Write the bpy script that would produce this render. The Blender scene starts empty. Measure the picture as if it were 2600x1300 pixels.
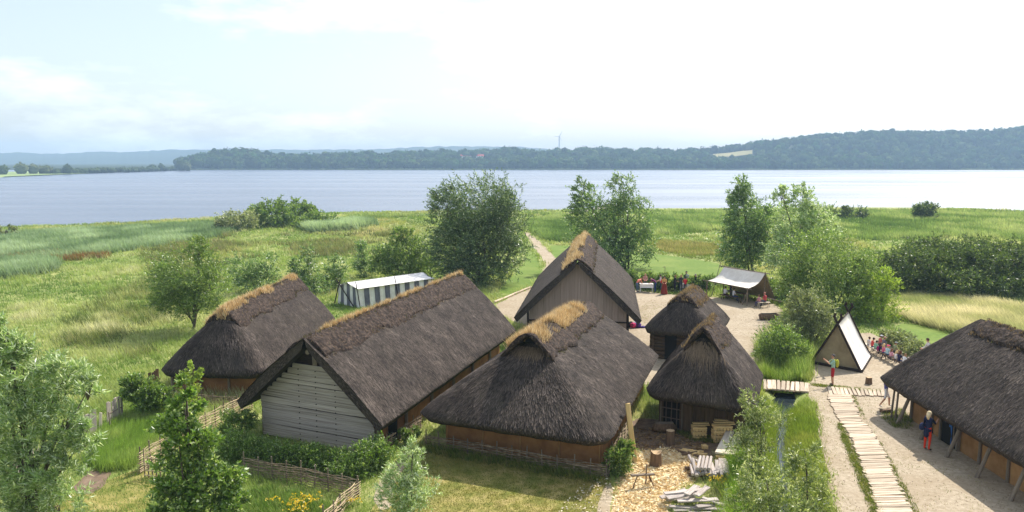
import bpy, math, random
import numpy as np
from mathutils import Vector, Matrix
R = math.radians
random.seed(7); RG = np.random.default_rng(11)
SC = bpy.context.scene
COL = SC.collection

# ------------------------------------------------------------------ camera
FPX, HORIZON, CAMH = 1964.0, 408.0, 12.1
PITCH = math.atan((650 - HORIZON) / FPX)
cam_d = bpy.data.cameras.new('camera'); cam = bpy.data.objects.new('camera', cam_d); COL.objects.link(cam)
cam_d.sensor_width = 36; cam_d.lens = 36 * FPX / 2600
cam_d.clip_start = .1; cam_d.clip_end = 12000
cam.location = (0, 0, CAMH); cam.rotation_euler = (R(90) - PITCH, 0, 0)
SC.camera = cam

# ------------------------------------------------------------------ sky, sun, exposure
SUN_AZ, SUN_EL = R(39), R(48)            # azimuth clockwise from +Y
W = bpy.data.worlds.new('World'); SC.world = W; W.use_nodes = True
nt = W.node_tree; nt.nodes.clear(); N = nt.nodes.new; LK = nt.links.new
out = N('ShaderNodeOutputWorld'); bg = N('ShaderNodeBackground'); sky = N('ShaderNodeTexSky')
sky.sky_type = 'NISHITA'; sky.sun_disc = False; sky.sun_elevation = SUN_EL; sky.sun_rotation = SUN_AZ
sky.altitude = 0; sky.air_density = 1.0; sky.dust_density = 2.0; sky.ozone_density = 1.2
tc = N('ShaderNodeTexCoord'); mp = N('ShaderNodeMapping'); mp.inputs['Scale'].default_value = (1, 1, 3.2)
nz = N('ShaderNodeTexNoise'); nz.inputs['Scale'].default_value = 3.4; nz.inputs['Detail'].default_value = 8; nz.inputs['Roughness'].default_value = .62
cr = N('ShaderNodeValToRGB'); cr.color_ramp.elements[0].position = .50; cr.color_ramp.elements[1].position = .78
mx = N('ShaderNodeMix'); mx.data_type = 'RGBA'
LK(tc.outputs['Generated'], mp.inputs['Vector']); LK(mp.outputs[0], nz.inputs['Vector']); LK(nz.outputs[0], cr.inputs[0])
mm = N('ShaderNodeMath'); mm.operation = 'MULTIPLY'; mm.inputs[1].default_value = .75
LK(cr.outputs[0], mm.inputs[0]); LK(mm.outputs[0], mx.inputs[0])
LK(sky.outputs[0], mx.inputs[6]); mx.inputs[7].default_value = (11., 11.2, 11.5, 1)
veil = N('ShaderNodeMix'); veil.data_type = 'RGBA'; veil.inputs[0].default_value = .3; veil.inputs[7].default_value = (7.0, 7.3, 7.6, 1)   # thin high cloud over the whole sky
LK(mx.outputs[2], veil.inputs[6]); LK(veil.outputs[2], bg.inputs[0]); bg.inputs[1].default_value = .13
LK(bg.outputs[0], out.inputs[0])
sd = bpy.data.lights.new('sun', 'SUN'); sun = bpy.data.objects.new('sun', sd); COL.objects.link(sun)
sd.energy = 4.4; sd.angle = R(.55); sd.color = (1, .95, .87)
sdir = Vector((math.sin(SUN_AZ) * math.cos(SUN_EL), math.cos(SUN_AZ) * math.cos(SUN_EL), math.sin(SUN_EL)))
sun.rotation_euler = sdir.to_track_quat('Z', 'Y').to_euler(); sun.location = (60, 60, 90)
VS = SC.view_settings; VS.view_transform = 'Standard'; VS.look = 'None'; VS.gamma = 1; VS.exposure = .5
SC.render.engine = 'CYCLES'; CY = SC.cycles
CY.use_denoising = True; CY.max_bounces = 6; CY.diffuse_bounces = 3; CY.glossy_bounces = 3; CY.transmission_bounces = 4
CY.transparent_max_bounces = 8; CY.volume_bounces = 1; CY.caustics_reflective = False; CY.caustics_refractive = False

# ------------------------------------------------------------------ helpers
_F = np.array([0, math.cos(PITCH), -math.sin(PITCH)]); _U = np.array([0, math.sin(PITCH), math.cos(PITCH)]); _C = np.array([0, 0, CAMH])
def ground_at(px, py, z=0.0):
    """the point at height z that the photograph shows at (px, py)"""
    d = _F + (px - 1300) / FPX * np.array([1., 0, 0]) + (650 - py) / FPX * _U
    return _C + (z - CAMH) / d[2] * d
def at_depth(px, py, y):
    d = _F + (px - 1300) / FPX * np.array([1., 0, 0]) + (650 - py) / FPX * _U
    return _C + y / d[1] * d
def project(P):
    d = np.asarray(P, float) - _C; z = d @ _F
    return 1300 + FPX * d[..., 0] / z, 650 - FPX * (d @ _U) / z
def hash2(ix, iy, s=0):
    n = np.sin(ix * 127.1 + iy * 311.7 + s * 74.7) * 43758.5453
    return n - np.floor(n)
def vnoise(x, y, s=0):
    x = np.asarray(x, float); y = np.asarray(y, float)
    ix = np.floor(x); iy = np.floor(y); fx = x - ix; fy = y - iy
    fx = fx * fx * (3 - 2 * fx); fy = fy * fy * (3 - 2 * fy)
    return (hash2(ix, iy, s) * (1 - fx) + hash2(ix + 1, iy, s) * fx) * (1 - fy) + (hash2(ix, iy + 1, s) * (1 - fx) + hash2(ix + 1, iy + 1, s) * fx) * fy
def fbm(x, y, s=0, o=4):
    t = 0; a = .5; k = 1.
    for i in range(o):
        t = t + a * vnoise(x * k, y * k, s + i); a *= .5; k *= 2.03
    return t / (1 - .5 ** o)
def in_poly(x, y, poly):
    r = np.zeros(np.shape(x), bool); n = len(poly); j = n - 1
    for i in range(n):
        xi, yi = poly[i][:2]; xj, yj = poly[j][:2]
        c = ((yi > y) != (yj > y)) & (x < (xj - xi) * (y - yi) / (yj - yi + 1e-12) + xi)
        r ^= c; j = i
    return r
def sstep(a, b, x):
    t = np.clip((x - a) / (b - a), 0, 1); return t * t * (3 - 2 * t)

WORLDM = {}
def adopt(o, parent):
    if parent is not None:
        o.parent = parent; o.matrix_parent_inverse = WORLDM.get(parent.name, Matrix()).inverted()
def tag(o, label=None, cat=None, group=None, kind=None):
    for k, v in (('label', label), ('category', cat), ('group', group), ('kind', kind)):
        if v: o[k] = v
    return o
def thing(name, loc, label, cat, group=None):
    o = bpy.data.objects.new(name, None); COL.objects.link(o); o.empty_display_size = .3
    o.location = [float(v) for v in loc]; WORLDM[o.name] = Matrix.Translation(o.location)
    return tag(o, label, cat, group)
def mk(name, V, F, mat=None, parent=None, col=None, smooth=False, uv=None, mi=None):
    """one mesh object; V (n,3), F an (m,k) array or a list of faces"""
    me = bpy.data.meshes.new(name)
    if isinstance(F, np.ndarray):
        V = np.ascontiguousarray(V, np.float32); F = np.ascontiguousarray(F, np.int32); k = F.shape[1]; m = F.shape[0]
        me.vertices.add(len(V)); me.vertices.foreach_set('co', V.ravel())
        me.loops.add(m * k); me.loops.foreach_set('vertex_index', F.ravel())
        me.polygons.add(m); me.polygons.foreach_set('loop_start', np.arange(0, m * k, k, dtype=np.int32))
        me.polygons.foreach_set('loop_total', np.full(m, k, np.int32)); me.update(calc_edges=True)
    else:
        me.from_pydata([tuple(map(float, v)) for v in V], [], [tuple(map(int, f)) for f in F])
    if col is not None:
        a = me.color_attributes.new('col', 'FLOAT_COLOR', 'POINT')
        c = np.ones((len(V), 4), np.float32); c[:, :3] = col; a.data.foreach_set('color', c.ravel())
    if uv is not None:
        l = me.uv_layers.new(name='uv'); idx = np.empty(len(me.loops), np.int32); me.loops.foreach_get('vertex_index', idx)
        l.data.foreach_set('uv', np.asarray(uv, np.float32)[idx].ravel())
    for m_ in (mat if isinstance(mat, (list, tuple)) else [mat]):
        if m_: me.materials.append(m_)
    if mi is not None: me.polygons.foreach_set('material_index', np.asarray(mi, np.int32))
    if smooth: me.polygons.foreach_set('use_smooth', np.ones(len(me.polygons), bool))
    o = bpy.data.objects.new(name, me); COL.objects.link(o); adopt(o, parent)
    return o

class MB:
    def __init__(s): s.v = []; s.f = []
    def add(s, V, F):
        b = len(s.v); s.v += [tuple(map(float, v)) for v in V]; s.f += [tuple(int(i) + b for i in f) for f in F]; return s
    def box(s, c, sz, rz=0):
        c = np.array(c, float); h = np.array(sz, float) / 2; q = []
        for z in (-1, 1):
            for x, y in ((-1, -1), (1, -1), (1, 1), (-1, 1)):
                X, Y = x * h[0], y * h[1]
                q.append((c[0] + X * math.cos(rz) - Y * math.sin(rz), c[1] + X * math.sin(rz) + Y * math.cos(rz), c[2] + z * h[2]))
        return s.add(q, [(3, 2, 1, 0), (4, 5, 6, 7), (0, 1, 5, 4), (1, 2, 6, 5), (2, 3, 7, 6), (3, 0, 4, 7)])
    def beam(s, p0, p1, w, h, up=(0, 0, 1)):
        p0 = Vector(p0); p1 = Vector(p1); d = (p1 - p0).normalized(); u = Vector(up)
        if abs(d.dot(u)) > .95: u = Vector((0, 1, 0))
        r = d.cross(u).normalized() * (w / 2); u = r.cross(d).normalized() * (h / 2); q = []
        for p in (p0, p1): q += [p - r - u, p + r - u, p + r + u, p - r + u]
        return s.add(q, [(3, 2, 1, 0), (4, 5, 6, 7), (0, 1, 5, 4), (1, 2, 6, 5), (2, 3, 7, 6), (3, 0, 4, 7)])
    def tube(s, pts, rad, n=6, cap=True):
        pts = [Vector(p) for p in pts]; m = len(pts)
        rad = [rad] * m if not hasattr(rad, '__len__') else rad; V = []
        for i, p in enumerate(pts):
            d = (pts[min(i + 1, m - 1)] - pts[max(i - 1, 0)])
            d = d.normalized() if d.length > 1e-9 else Vector((0, 0, 1))
            a = Vector((1, 0, 0)) if abs(d.x) < .8 else Vector((0, 1, 0))
            a = (a - d * a.dot(d)).normalized(); b = d.cross(a)
            for k in range(n):
                t = 2 * math.pi * k / n; V.append(p + (a * math.cos(t) + b * math.sin(t)) * rad[i])
        F = [(i * n + k, i * n + (k + 1) % n, (i + 1) * n + (k + 1) % n, (i + 1) * n + k) for i in range(m - 1) for k in range(n)]
        if cap: F += [tuple(range(n - 1, -1, -1)), tuple((m - 1) * n + k for k in range(n))]
        return s.add(V, F)
    def ell(s, c, r, nu=10, nv=6):
        V = [(c[0], c[1], c[2] + r[2])]
        for i in range(1, nv):
            a = math.pi * i / nv
            for k in range(nu):
                b = 2 * math.pi * k / nu; V.append((c[0] + r[0] * math.sin(a) * math.cos(b), c[1] + r[1] * math.sin(a) * math.sin(b), c[2] + r[2] * math.cos(a)))
        V.append((c[0], c[1], c[2] - r[2])); F = [(0, 1 + k, 1 + (k + 1) % nu) for k in range(nu)]
        for i in range(nv - 2):
            for k in range(nu): F.append((1 + i * nu + k, 1 + (i + 1) * nu + k, 1 + (i + 1) * nu + (k + 1) % nu, 1 + i * nu + (k + 1) % nu))
        e = len(V) - 1; F += [(e, 1 + (nv - 2) * nu + (k + 1) % nu, 1 + (nv - 2) * nu + k) for k in range(nu)]
        return s.add(V, F)
    def obj(s, name, mat, parent=None, smooth=False): return mk(name, s.v, s.f, mat, parent, smooth=smooth)

# shared unit pieces: a chamfered, slightly uneven board along X and a round pole along X
def _board_mesh(seed):
    r = random.Random(seed); c = .07; V = []
    prof = [(-.5 + c, -.5), (.5 - c, -.5), (.5, -.5 + c * 2), (.5, .5 - c * 2), (.5 - c, .5), (-.5 + c, .5), (-.5, .5 - c * 2), (-.5, -.5 + c * 2)]
    for x in (-.5, -.17, .17, .5):
        jy, jz, w = r.uniform(-.05, .05), r.uniform(-.12, .12), r.uniform(.93, 1.04)
        for (y, z) in prof: V.append((x + (r.uniform(-.008, .008) if abs(x) > .4 else 0), y * w + jy, z + jz))
    F = [(i * 8 + k, i * 8 + (k + 1) % 8, i * 8 + 8 + (k + 1) % 8, i * 8 + 8 + k) for i in range(3) for k in range(8)]
    F += [tuple(range(7, -1, -1)), tuple(24 + k for k in range(8))]
    return V, F
def _pole_mesh(seed):
    r = random.Random(seed); V = []; n = 9
    for i, x in enumerate((-.5, -.2, .15, .5)):
        jy, jz, w = r.uniform(-.06, .06), r.uniform(-.06, .06), (1.06, 1.0, .96, .88)[i]
        for k in range(n):
            t = 2 * math.pi * k / n; q = .5 * w * r.uniform(.92, 1.06); V.append((x, math.cos(t) * q + jy, math.sin(t) * q + jz))
    F = [(i * n + k, i * n + (k + 1) % n, i * n + n + (k + 1) % n, i * n + n + k) for i in range(3) for k in range(n)]
    F += [tuple(range(n - 1, -1, -1)), tuple(3 * n + k for k in range(n))]
    return V, F
_PIECES = {}
def piece(name, kind, p0, p1, w, h, mat, parent=None, up=(0, 0, 1)):
    """a board ('board') or a pole ('pole') from p0 to p1, sharing mesh data with its like"""
    key = (kind, mat.name, random.randrange(4))
    if key not in _PIECES:
        V, F = (_board_mesh if kind == 'board' else _pole_mesh)(hash(key[2]) + 5)
        me = bpy.data.meshes.new(name); me.from_pydata(V, [], F); me.materials.append(mat)
        if kind == 'pole': me.polygons.foreach_set('use_smooth', np.array([len(f) == 4 for f in F]))
        _PIECES[key] = me
    o = bpy.data.objects.new(name, _PIECES[key]); COL.objects.link(o)
    p0 = Vector(p0); p1 = Vector(p1); d = p1 - p0; X = d.normalized(); u = Vector(up)
    if abs(X.dot(u)) > .97: u = Vector((0, 1, 0)) if abs(X.y) < .9 else Vector((1, 0, 0))
    Y = u.cross(X).normalized(); Z = X.cross(Y)
    mw = Matrix((( *(X * d.length), 0), (*(Y * w), 0), (*(Z * h), 0), (0, 0, 0, 1))).transposed()
    mw.translation = (p0 + p1) / 2
    if parent is not None: adopt(o, parent)
    o.matrix_basis = mw
    return o

# ------------------------------------------------------------------ materials
def srgb(*c): return tuple(((v / 255) / 12.92 if v <= 10 else (((v / 255) + .055) / 1.055) ** 2.4) for v in c)
def newmat(name):
    m = bpy.data.materials.new(name); m.use_nodes = True; m.node_tree.nodes.clear()
    return m, m.node_tree.nodes.new, m.node_tree.links.new
def mat(name, c1, c2, c3=None, scale=(1, 1, 1), ns=4., det=6, rough=.85, bump=.3, bd=.02, rnd=0., coords='pos', spec=.2, lo=.35, hi=.65, big=0., bigs=.3, isl=0., tint=None):
    """noise-mixed colours with fine relief; coords: pos (world), obj, uv; rnd: lightness change per object; isl: per piece of mesh"""
    m, N, L = newmat(name); o = N('ShaderNodeOutputMaterial'); b = N('ShaderNodeBsdfPrincipled'); L(b.outputs[0], o.inputs[0])
    b.inputs['Roughness'].default_value = rough; b.inputs['Specular IOR Level'].default_value = spec
    if coords == 'pos': src = N('ShaderNodeNewGeometry').outputs['Position']
    else: src = N('ShaderNodeTexCoord').outputs['UV' if coords == 'uv' else 'Object']
    mp = N('ShaderNodeMapping'); mp.inputs['Scale'].default_value = scale; L(src, mp.inputs['Vector'])
    if coords == 'obj':
        oi = N('ShaderNodeObjectInfo'); mu = N('ShaderNodeMath'); mu.operation = 'MULTIPLY'; mu.inputs[1].default_value = 91.
        L(oi.outputs['Random'], mu.inputs[0]); L(mu.outputs[0], mp.inputs['Location'])
    n1 = N('ShaderNodeTexNoise'); n1.inputs['Scale'].default_value = ns; n1.inputs['Detail'].default_value = det; n1.inputs['Roughness'].default_value = .65; L(mp.outputs[0], n1.inputs['Vector'])
    r = N('ShaderNodeValToRGB'); e = r.color_ramp.elements; e[0].position = lo; e[1].position = hi; e[0].color = (*c1, 1); e[1].color = (*(c3 or c2), 1)
    if c3: k = e.new((lo + hi) / 2); k.color = (*c2, 1)
    L(n1.outputs[0], r.inputs[0]); c = r.outputs[0]
    def mul(c, fac_out, amt):
        a = N('ShaderNodeMapRange'); a.inputs[3].default_value = 1 - amt; a.inputs[4].default_value = 1 + amt; L(fac_out, a.inputs[0])
        h = N('ShaderNodeHueSaturation'); L(a.outputs[0], h.inputs['Value']); L(c, h.inputs['Color']); return h.outputs[0]
    if rnd: c = mul(c, N('ShaderNodeObjectInfo').outputs['Random'], rnd)
    if isl: c = mul(c, N('ShaderNodeNewGeometry').outputs['Random Per Island'], isl)
    if big:
        n2 = N('ShaderNodeTexNoise'); n2.inputs['Scale'].default_value = bigs; n2.inputs['Detail'].default_value = 4
        L(N('ShaderNodeNewGeometry').outputs['Position'], n2.inputs['Vector'])
        if tint:
            rr = N('ShaderNodeValToRGB'); rr.color_ramp.elements[0].position = .45; rr.color_ramp.elements[1].position = .62; L(n2.outputs[0], rr.inputs[0])
            ml = N('ShaderNodeMath'); ml.operation = 'MULTIPLY'; ml.inputs[1].default_value = big; L(rr.outputs[0], ml.inputs[0])
            x = N('ShaderNodeMix'); x.data_type = 'RGBA'; L(ml.outputs[0], x.inputs[0]); L(c, x.inputs[6]); x.inputs[7].default_value = (*tint, 1); c = x.outputs[2]
        else: c = mul(c, n2.outputs[0], big)
    L(c, b.inputs['Base Color'])
    if bump:
        bp = N('ShaderNodeBump'); bp.inputs['Strength'].default_value = bump; bp.inputs['Distance'].default_value = bd
        L(n1.outputs[0], bp.inputs['Height']); L(bp.outputs[0], b.inputs['Normal'])
    return m
def leafmat(name, trans=.35, gloss=.05, rough=.45, tw=(1.15, 1.12, .7)):
    """leaves and blades: colour from the mesh's own 'col' attribute, lets light through"""
    m, N, L = newmat(name); o = N('ShaderNodeOutputMaterial'); a = N('ShaderNodeAttribute'); a.attribute_name = 'col'
    d = N('ShaderNodeBsdfDiffuse'); t = N('ShaderNodeBsdfTranslucent'); g = N('ShaderNodeBsdfGlossy'); g.inputs['Roughness'].default_value = rough
    v = N('ShaderNodeMix'); v.data_type = 'RGBA'; v.blend_type = 'MULTIPLY'; v.inputs[0].default_value = 1; v.inputs[7].default_value = (*tw, 1)
    L(a.outputs['Color'], v.inputs[6]); L(a.outputs['Color'], d.inputs[0]); L(v.outputs[2], t.inputs[0])
    x = N('ShaderNodeMixShader'); x.inputs[0].default_value = trans; L(d.outputs[0], x.inputs[1]); L(t.outputs[0], x.inputs[2])
    y = N('ShaderNodeMixShader'); y.inputs[0].default_value = gloss; L(x.outputs[0], y.inputs[1]); L(g.outputs[0], y.inputs[2]); L(y.outputs[0], o.inputs[0])
    return m
M = {}
M['leaf'] = leafmat('leaf', .5, .07, .4); M['blade'] = leafmat('grass_blade', .4, .03, .5); M['dryblade'] = leafmat('dry_blade', .3, .02, .6, (1.1, 1., .8))
M['chip'] = leafmat('wood_chip', .05, .02, .6); M['farleaf'] = leafmat('far_leaf', .2, .0)
M['bark'] = mat('bark', srgb(60, 52, 44), srgb(118, 108, 95), scale=(1, 1, .2), ns=14, bump=.6)
M['meadow'] = mat('meadow_ground', srgb(112, 126, 62), srgb(146, 152, 86), srgb(176, 170, 116), ns=1.2, det=8, bump=.5, bd=.08, big=.6, bigs=.09, tint=srgb(112, 130, 60))
M['lawn'] = mat('mown_lawn', srgb(84, 110, 30), srgb(108, 130, 44), ns=2.5, det=8, bump=.4, bd=.03, big=.6, bigs=.25, tint=srgb(122, 136, 58))
M['shortgrass'] = mat('short_grass', srgb(106, 110, 46), srgb(150, 140, 78), srgb(176, 158, 104), ns=1.6, det=9, bump=.5, bd=.03, big=.55, bigs=.45, tint=srgb(100, 112, 44))
M['sand'] = mat('trodden_sand', srgb(148, 134, 111), srgb(167, 152, 129), srgb(184, 169, 146), ns=5, det=12, bump=.35, bd=.02, big=.45, bigs=.45, tint=srgb(146, 128, 102))
M['dirt'] = mat('trodden_dirt', srgb(98, 80, 66), srgb(138, 118, 98), ns=2.5, det=9, bump=.6, bd=.04, big=.2, bigs=.8)
M['chipground'] = mat('chip_ground', srgb(222, 196, 148), srgb(244, 226, 188), ns=9, det=8, bump=.6, bd=.02, big=.1, bigs=.8)
M['thatch'] = mat('thatch', srgb(26, 21, 19), srgb(64, 55, 50), srgb(118, 105, 95), coords='uv', scale=(16, 3.2, 1), ns=1.6, det=10, bump=1., bd=.06, big=.5, bigs=.8, lo=.34, hi=.70, tint=srgb(84, 76, 66), rnd=.14)
M['reed'] = mat('reed_straw', srgb(56, 48, 43), srgb(98, 87, 79), ns=1.0, bump=0, isl=.9, rough=.8, big=.2, bigs=.5)
M['turf'] = mat('turf_sod', srgb(24, 18, 15), srgb(58, 46, 39), srgb(96, 80, 68), ns=7, det=9, bump=1., bd=.1, big=.2, bigs=1.)
M['clay'] = mat('clay_daub', srgb(132, 92, 58), srgb(164, 118, 76), ns=1.3, det=8, bump=.35, bd=.03, big=.15, bigs=.7, rough=.95)
M['claydull'] = mat('clay_dull', srgb(148, 108, 68), srgb(180, 138, 92), ns=1.3, det=8, bump=.35, bd=.03, big=.15, bigs=.7, rough=.95)
M['greyboard'] = mat('weathered_board', srgb(124, 113, 103), srgb(168, 157, 146), srgb(192, 182, 171), coords='obj', scale=(1.2, 7, 7), ns=1.8, det=8, bump=.5, bd=.02, rnd=.12)
M['brownboard'] = mat('brown_board', srgb(92, 76, 66), srgb(128, 110, 98), coords='obj', scale=(1.0, 9, 9), ns=1.6, det=8, bump=.5, bd=.02, rnd=.16)
M['gableboard'] = mat('gable_board', srgb(150, 128, 116), srgb(186, 164, 150), coords='obj', scale=(1.0, 9, 9), ns=1.6, det=8, bump=.5, bd=.02, rnd=.1)
M['darkboard'] = mat('dark_board', srgb(56, 44, 34), srgb(108, 86, 64), coords='obj', scale=(1.0, 9, 9), ns=1.6, det=8, bump=.5, bd=.02, rnd=.22)
M['darkwood'] = mat('dark_timber', srgb(34, 26, 24), srgb(62, 48, 42), coords='obj', scale=(1.2, 8, 8), ns=1.8, bump=.4, rnd=.15)
M['postwood'] = mat('post_wood', srgb(96, 84, 72), srgb(148, 134, 118), coords='obj', scale=(1.2, 7, 7), ns=1.8, bump=.4, rnd=.2)
M['freshwood'] = mat('fresh_wood', srgb(206, 170, 108), srgb(236, 206, 148), coords='obj', scale=(1.2, 7, 7), ns=1.8, bump=.3, rnd=.1)
M['palewood'] = mat('pale_sawn_wood', srgb(196, 180, 158), srgb(228, 216, 198), coords='obj', scale=(1.0, 7, 7), ns=1.8, bump=.4, rnd=.14)
M['walkwood'] = mat('walkway_wood', srgb(158, 138, 116), srgb(196, 178, 154), srgb(214, 198, 176), coords='obj', scale=(1.0, 7, 7), ns=1.8, det=8, bump=.5, rnd=.28)
M['withy'] = mat('withy', srgb(104, 88, 72), srgb(172, 152, 126), ns=6, bump=.3, isl=.35)
M['withypale'] = mat('pale_withy', srgb(160, 138, 108), srgb(206, 186, 154), ns=6, bump=.3, isl=.25)
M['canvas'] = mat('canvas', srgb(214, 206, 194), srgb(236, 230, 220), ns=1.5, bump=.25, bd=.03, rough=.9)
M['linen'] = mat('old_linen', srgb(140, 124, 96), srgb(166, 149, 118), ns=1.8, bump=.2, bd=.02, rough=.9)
M['stripewhite'] = mat('white_cloth', srgb(214, 210, 206), srgb(234, 232, 230), ns=2, bump=.2, rough=.9)
M['stripeblue'] = mat('blue_grey_cloth', srgb(92, 92, 106), srgb(116, 116, 128), ns=2, bump=.2, rough=.9)
M['birch'] = mat('birch_bark', srgb(70, 64, 60), srgb(214, 210, 204), coords='obj', scale=(9, 1, 1), ns=1.5, bump=.2, lo=.4, hi=.5)
M['void'] = mat('dark_inside', srgb(20, 17, 16), srgb(28, 24, 22), ns=2, bump=0)  # near-black tone painted as shade inside openings; also nails and straps
# ------------------------------------------------------------------ ground, lake, far shore
WATER_Z = -1.0
_shore = [ground_at(px, py, WATER_Z)[:2] for px, py in ((-700, 592), (0, 578), (150, 573), (300, 567), (480, 557), (640, 549), (820, 542), (1100, 537), (1350, 534), (1640, 531), (1840, 530), (2100, 528), (2420, 527), (2600, 538), (3200, 575))]
_sx = np.array([p[0] for p in _shore]); _sy = np.array([p[1] for p in _shore])
def shore_y(x): return np.interp(x, _sx, _sy) + 1.6 * (vnoise(np.asarray(x) * .12, 0 * np.asarray(x), 3) - .5) * 2
DITCH = np.array([ground_at(*p)[:2] for p in ((1985, 945), (1992, 1000), (1985, 1060), (1980, 1130), (1990, 1200), (1985, 1300), (1980, 1420))])
def ditch_dist(x, y):
    d = np.full(np.shape(x), 1e9)
    for (ax, ay), (bx, by) in zip(DITCH[:-1], DITCH[1:]):
        t = np.clip(((x - ax) * (bx - ax) + (y - ay) * (by - ay)) / ((bx - ax) ** 2 + (by - ay) ** 2), 0, 1)
        d = np.minimum(d, np.hypot(x - ax - t * (bx - ax), y - ay - t * (by - ay)))
    return d
def gz(x, y):
    x = np.asarray(x, float); y = np.asarray(y, float); s = shore_y(x)
    z = -.72 * sstep(s - 60, s - 2, y) - 2.6 * sstep(s - 2, s + 9, y)
    z = z + .10 * (fbm(x * .2, y * .2, 5) - .5) * sstep(128, 140, y) - .42 * (1 - sstep(.35, 1.0, ditch_dist(x, y)))
    return z
def steps(a, b, seg): return np.unique(np.concatenate([np.arange(*s) for s in seg] + [[a, b]]))
gx = steps(-2600, 2600, [(-2600, -300, 250), (-300, -60, 8), (-60, -26, 2), (-26, 30, .6), (30, 70, 2), (70, 300, 8), (300, 2600, 250)])
gy = steps(-60, 1200, [(-60, 18, 4), (18, 52, .6), (52, 100, 1.6), (100, 240, 2.5), (240, 1200, 80)])
X, Y = np.meshgrid(gx, gy, indexing='ij'); n0, n1 = X.shape
gi = np.arange(n0 * n1).reshape(n0, n1)
GF = np.stack([gi[:-1, :-1], gi[1:, :-1], gi[1:, 1:], gi[:-1, 1:]], -1).reshape(-1, 4)
tag(mk('ground', np.stack([X, Y, gz(X, Y)], -1).reshape(-1, 3), GF, M['meadow'], smooth=True), kind='structure')

# the lake: deep water that mirrors the sky, ruffled by wind
def watermat(name, wave, base, rough, sx=1., bd=.25, ior=1.4, glint=0.):
    m, N, L = newmat(name); o = N('ShaderNodeOutputMaterial'); b = N('ShaderNodeBsdfPrincipled'); L(b.outputs[0], o.inputs[0])
    b.inputs['Base Color'].default_value = (*base, 1); b.inputs['Roughness'].default_value = rough; b.inputs['IOR'].default_value = ior
    g = N('ShaderNodeNewGeometry'); mp = N('ShaderNodeMapping'); mp.inputs['Scale'].default_value = (.55 * sx, 1.0 * sx, 1); mp.inputs['Rotation'].default_value = (0, 0, .25); L(g.outputs['Position'], mp.inputs[0])
    n1 = N('ShaderNodeTexNoise'); n1.inputs['Scale'].default_value = 1.1; n1.inputs['Detail'].default_value = 5; L(mp.outputs[0], n1.inputs[0])
    m2 = N('ShaderNodeMapping'); m2.inputs['Scale'].default_value = (.006, .03, 1); L(g.outputs['Position'], m2.inputs[0])
    n2 = N('ShaderNodeTexNoise'); n2.inputs['Scale'].default_value = 1.; n2.inputs['Detail'].default_value = 5; L(m2.outputs[0], n2.inputs[0])
    r = N('ShaderNodeMapRange'); r.inputs[1].default_value = .35; r.inputs[2].default_value = .65; r.inputs[3].default_value = wave * .55; r.inputs[4].default_value = wave * 1.15; L(n2.outputs[0], r.inputs[0])
    bp = N('ShaderNodeBump'); bp.inputs['Distance'].default_value = bd; L(r.outputs[0], bp.inputs['Strength']); L(n1.outputs[0], bp.inputs['Height']); L(bp.outputs[0], b.inputs['Normal'])
    if glint:      # steep wind facets that catch the sun
        gl = N('ShaderNodeBsdfGlossy'); gl.inputs['Roughness'].default_value = .55; gl.inputs['Color'].default_value = (.95, .97, 1, 1); ms = N('ShaderNodeMixShader'); rg = N('ShaderNodeMapRange'); rg.inputs[1].default_value = .3; rg.inputs[2].default_value = .7; rg.inputs[3].default_value = glint * .5; rg.inputs[4].default_value = glint * 1.5; L(n2.outputs[0], rg.inputs[0]); L(rg.outputs[0], ms.inputs[0])
        L(b.outputs[0], ms.inputs[1]); L(gl.outputs[0], ms.inputs[2]); L(ms.outputs[0], o.inputs[0])
    return m
M['lake'] = watermat('lake_water', .65, srgb(46, 60, 86), .24, glint=.115, ior=1.33)
M['ditchwater'] = watermat('ditch_water', .06, srgb(40, 48, 52), .04, 4., .02)
tag(mk('lake_water', [(-2600, 95, WATER_Z), (2600, 95, WATER_Z), (2600, 1135, WATER_Z), (-2600, 1135, WATER_Z)], [(0, 1, 2, 3)], M['lake']), kind='structure')
dl = np.array([(p[0] - .9, p[1]) for p in DITCH] + [(p[0] + .9, p[1]) for p in DITCH[::-1]])
tag(mk('ditch_water', [(p[0], p[1], -.3) for p in dl], [tuple(range(len(dl)))[::-1]], M['ditchwater']), kind='structure')

# far shore: low hills behind the lake
_hp = np.array([(-600, 418), (300, 417), (470, 414), (520, 398), (600, 385), (660, 388), (700, 400), (850, 396), (1000, 391), (1150, 388), (1300, 380), (1370, 388), (1480, 381), (1600, 383), (1720, 386), (1850, 376), (1950, 362), (2080, 347), (2230, 338), (2350, 341), (2450, 339), (2560, 332), (2700, 322), (3300, 315)], float)
def far_h(az, r):
    px = 1300 + FPX * np.tan(az); yt = np.interp(px, _hp[:, 0], _hp[:, 1])
    rise = np.interp(px, [500, 1200, 1700, 2000, 2700], [60, 260, 300, 260, 230])
    hk = np.maximum(2.0, CAMH + (408 - yt) * (1120 + rise) / FPX - 9)
    return -1.6 + 2.2 * sstep(1110, 1122, r) + hk * sstep(1120, 1120 + rise, r) + 2 * (fbm(px * .01, r * .01, 9) - .5)
az = np.arctan((np.linspace(-700, 3300, 260) - 1300) / FPX); rr = np.concatenate([np.arange(1108, 1140, 6.), np.arange(1140, 1640, 16.), [1800, 2300]])
A_, R_ = np.meshgrid(az, rr, indexing='ij'); n0, n1 = A_.shape; gi = np.arange(n0 * n1).reshape(n0, n1)
def far_pt(a, r, z): k = r; return np.stack([k * np.tan(a), k + 0 * a, z], -1)
M['farland'] = mat('far_land', srgb(38, 50, 28), srgb(52, 64, 34), ns=.02, bump=0, big=.3, bigs=.01)
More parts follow.
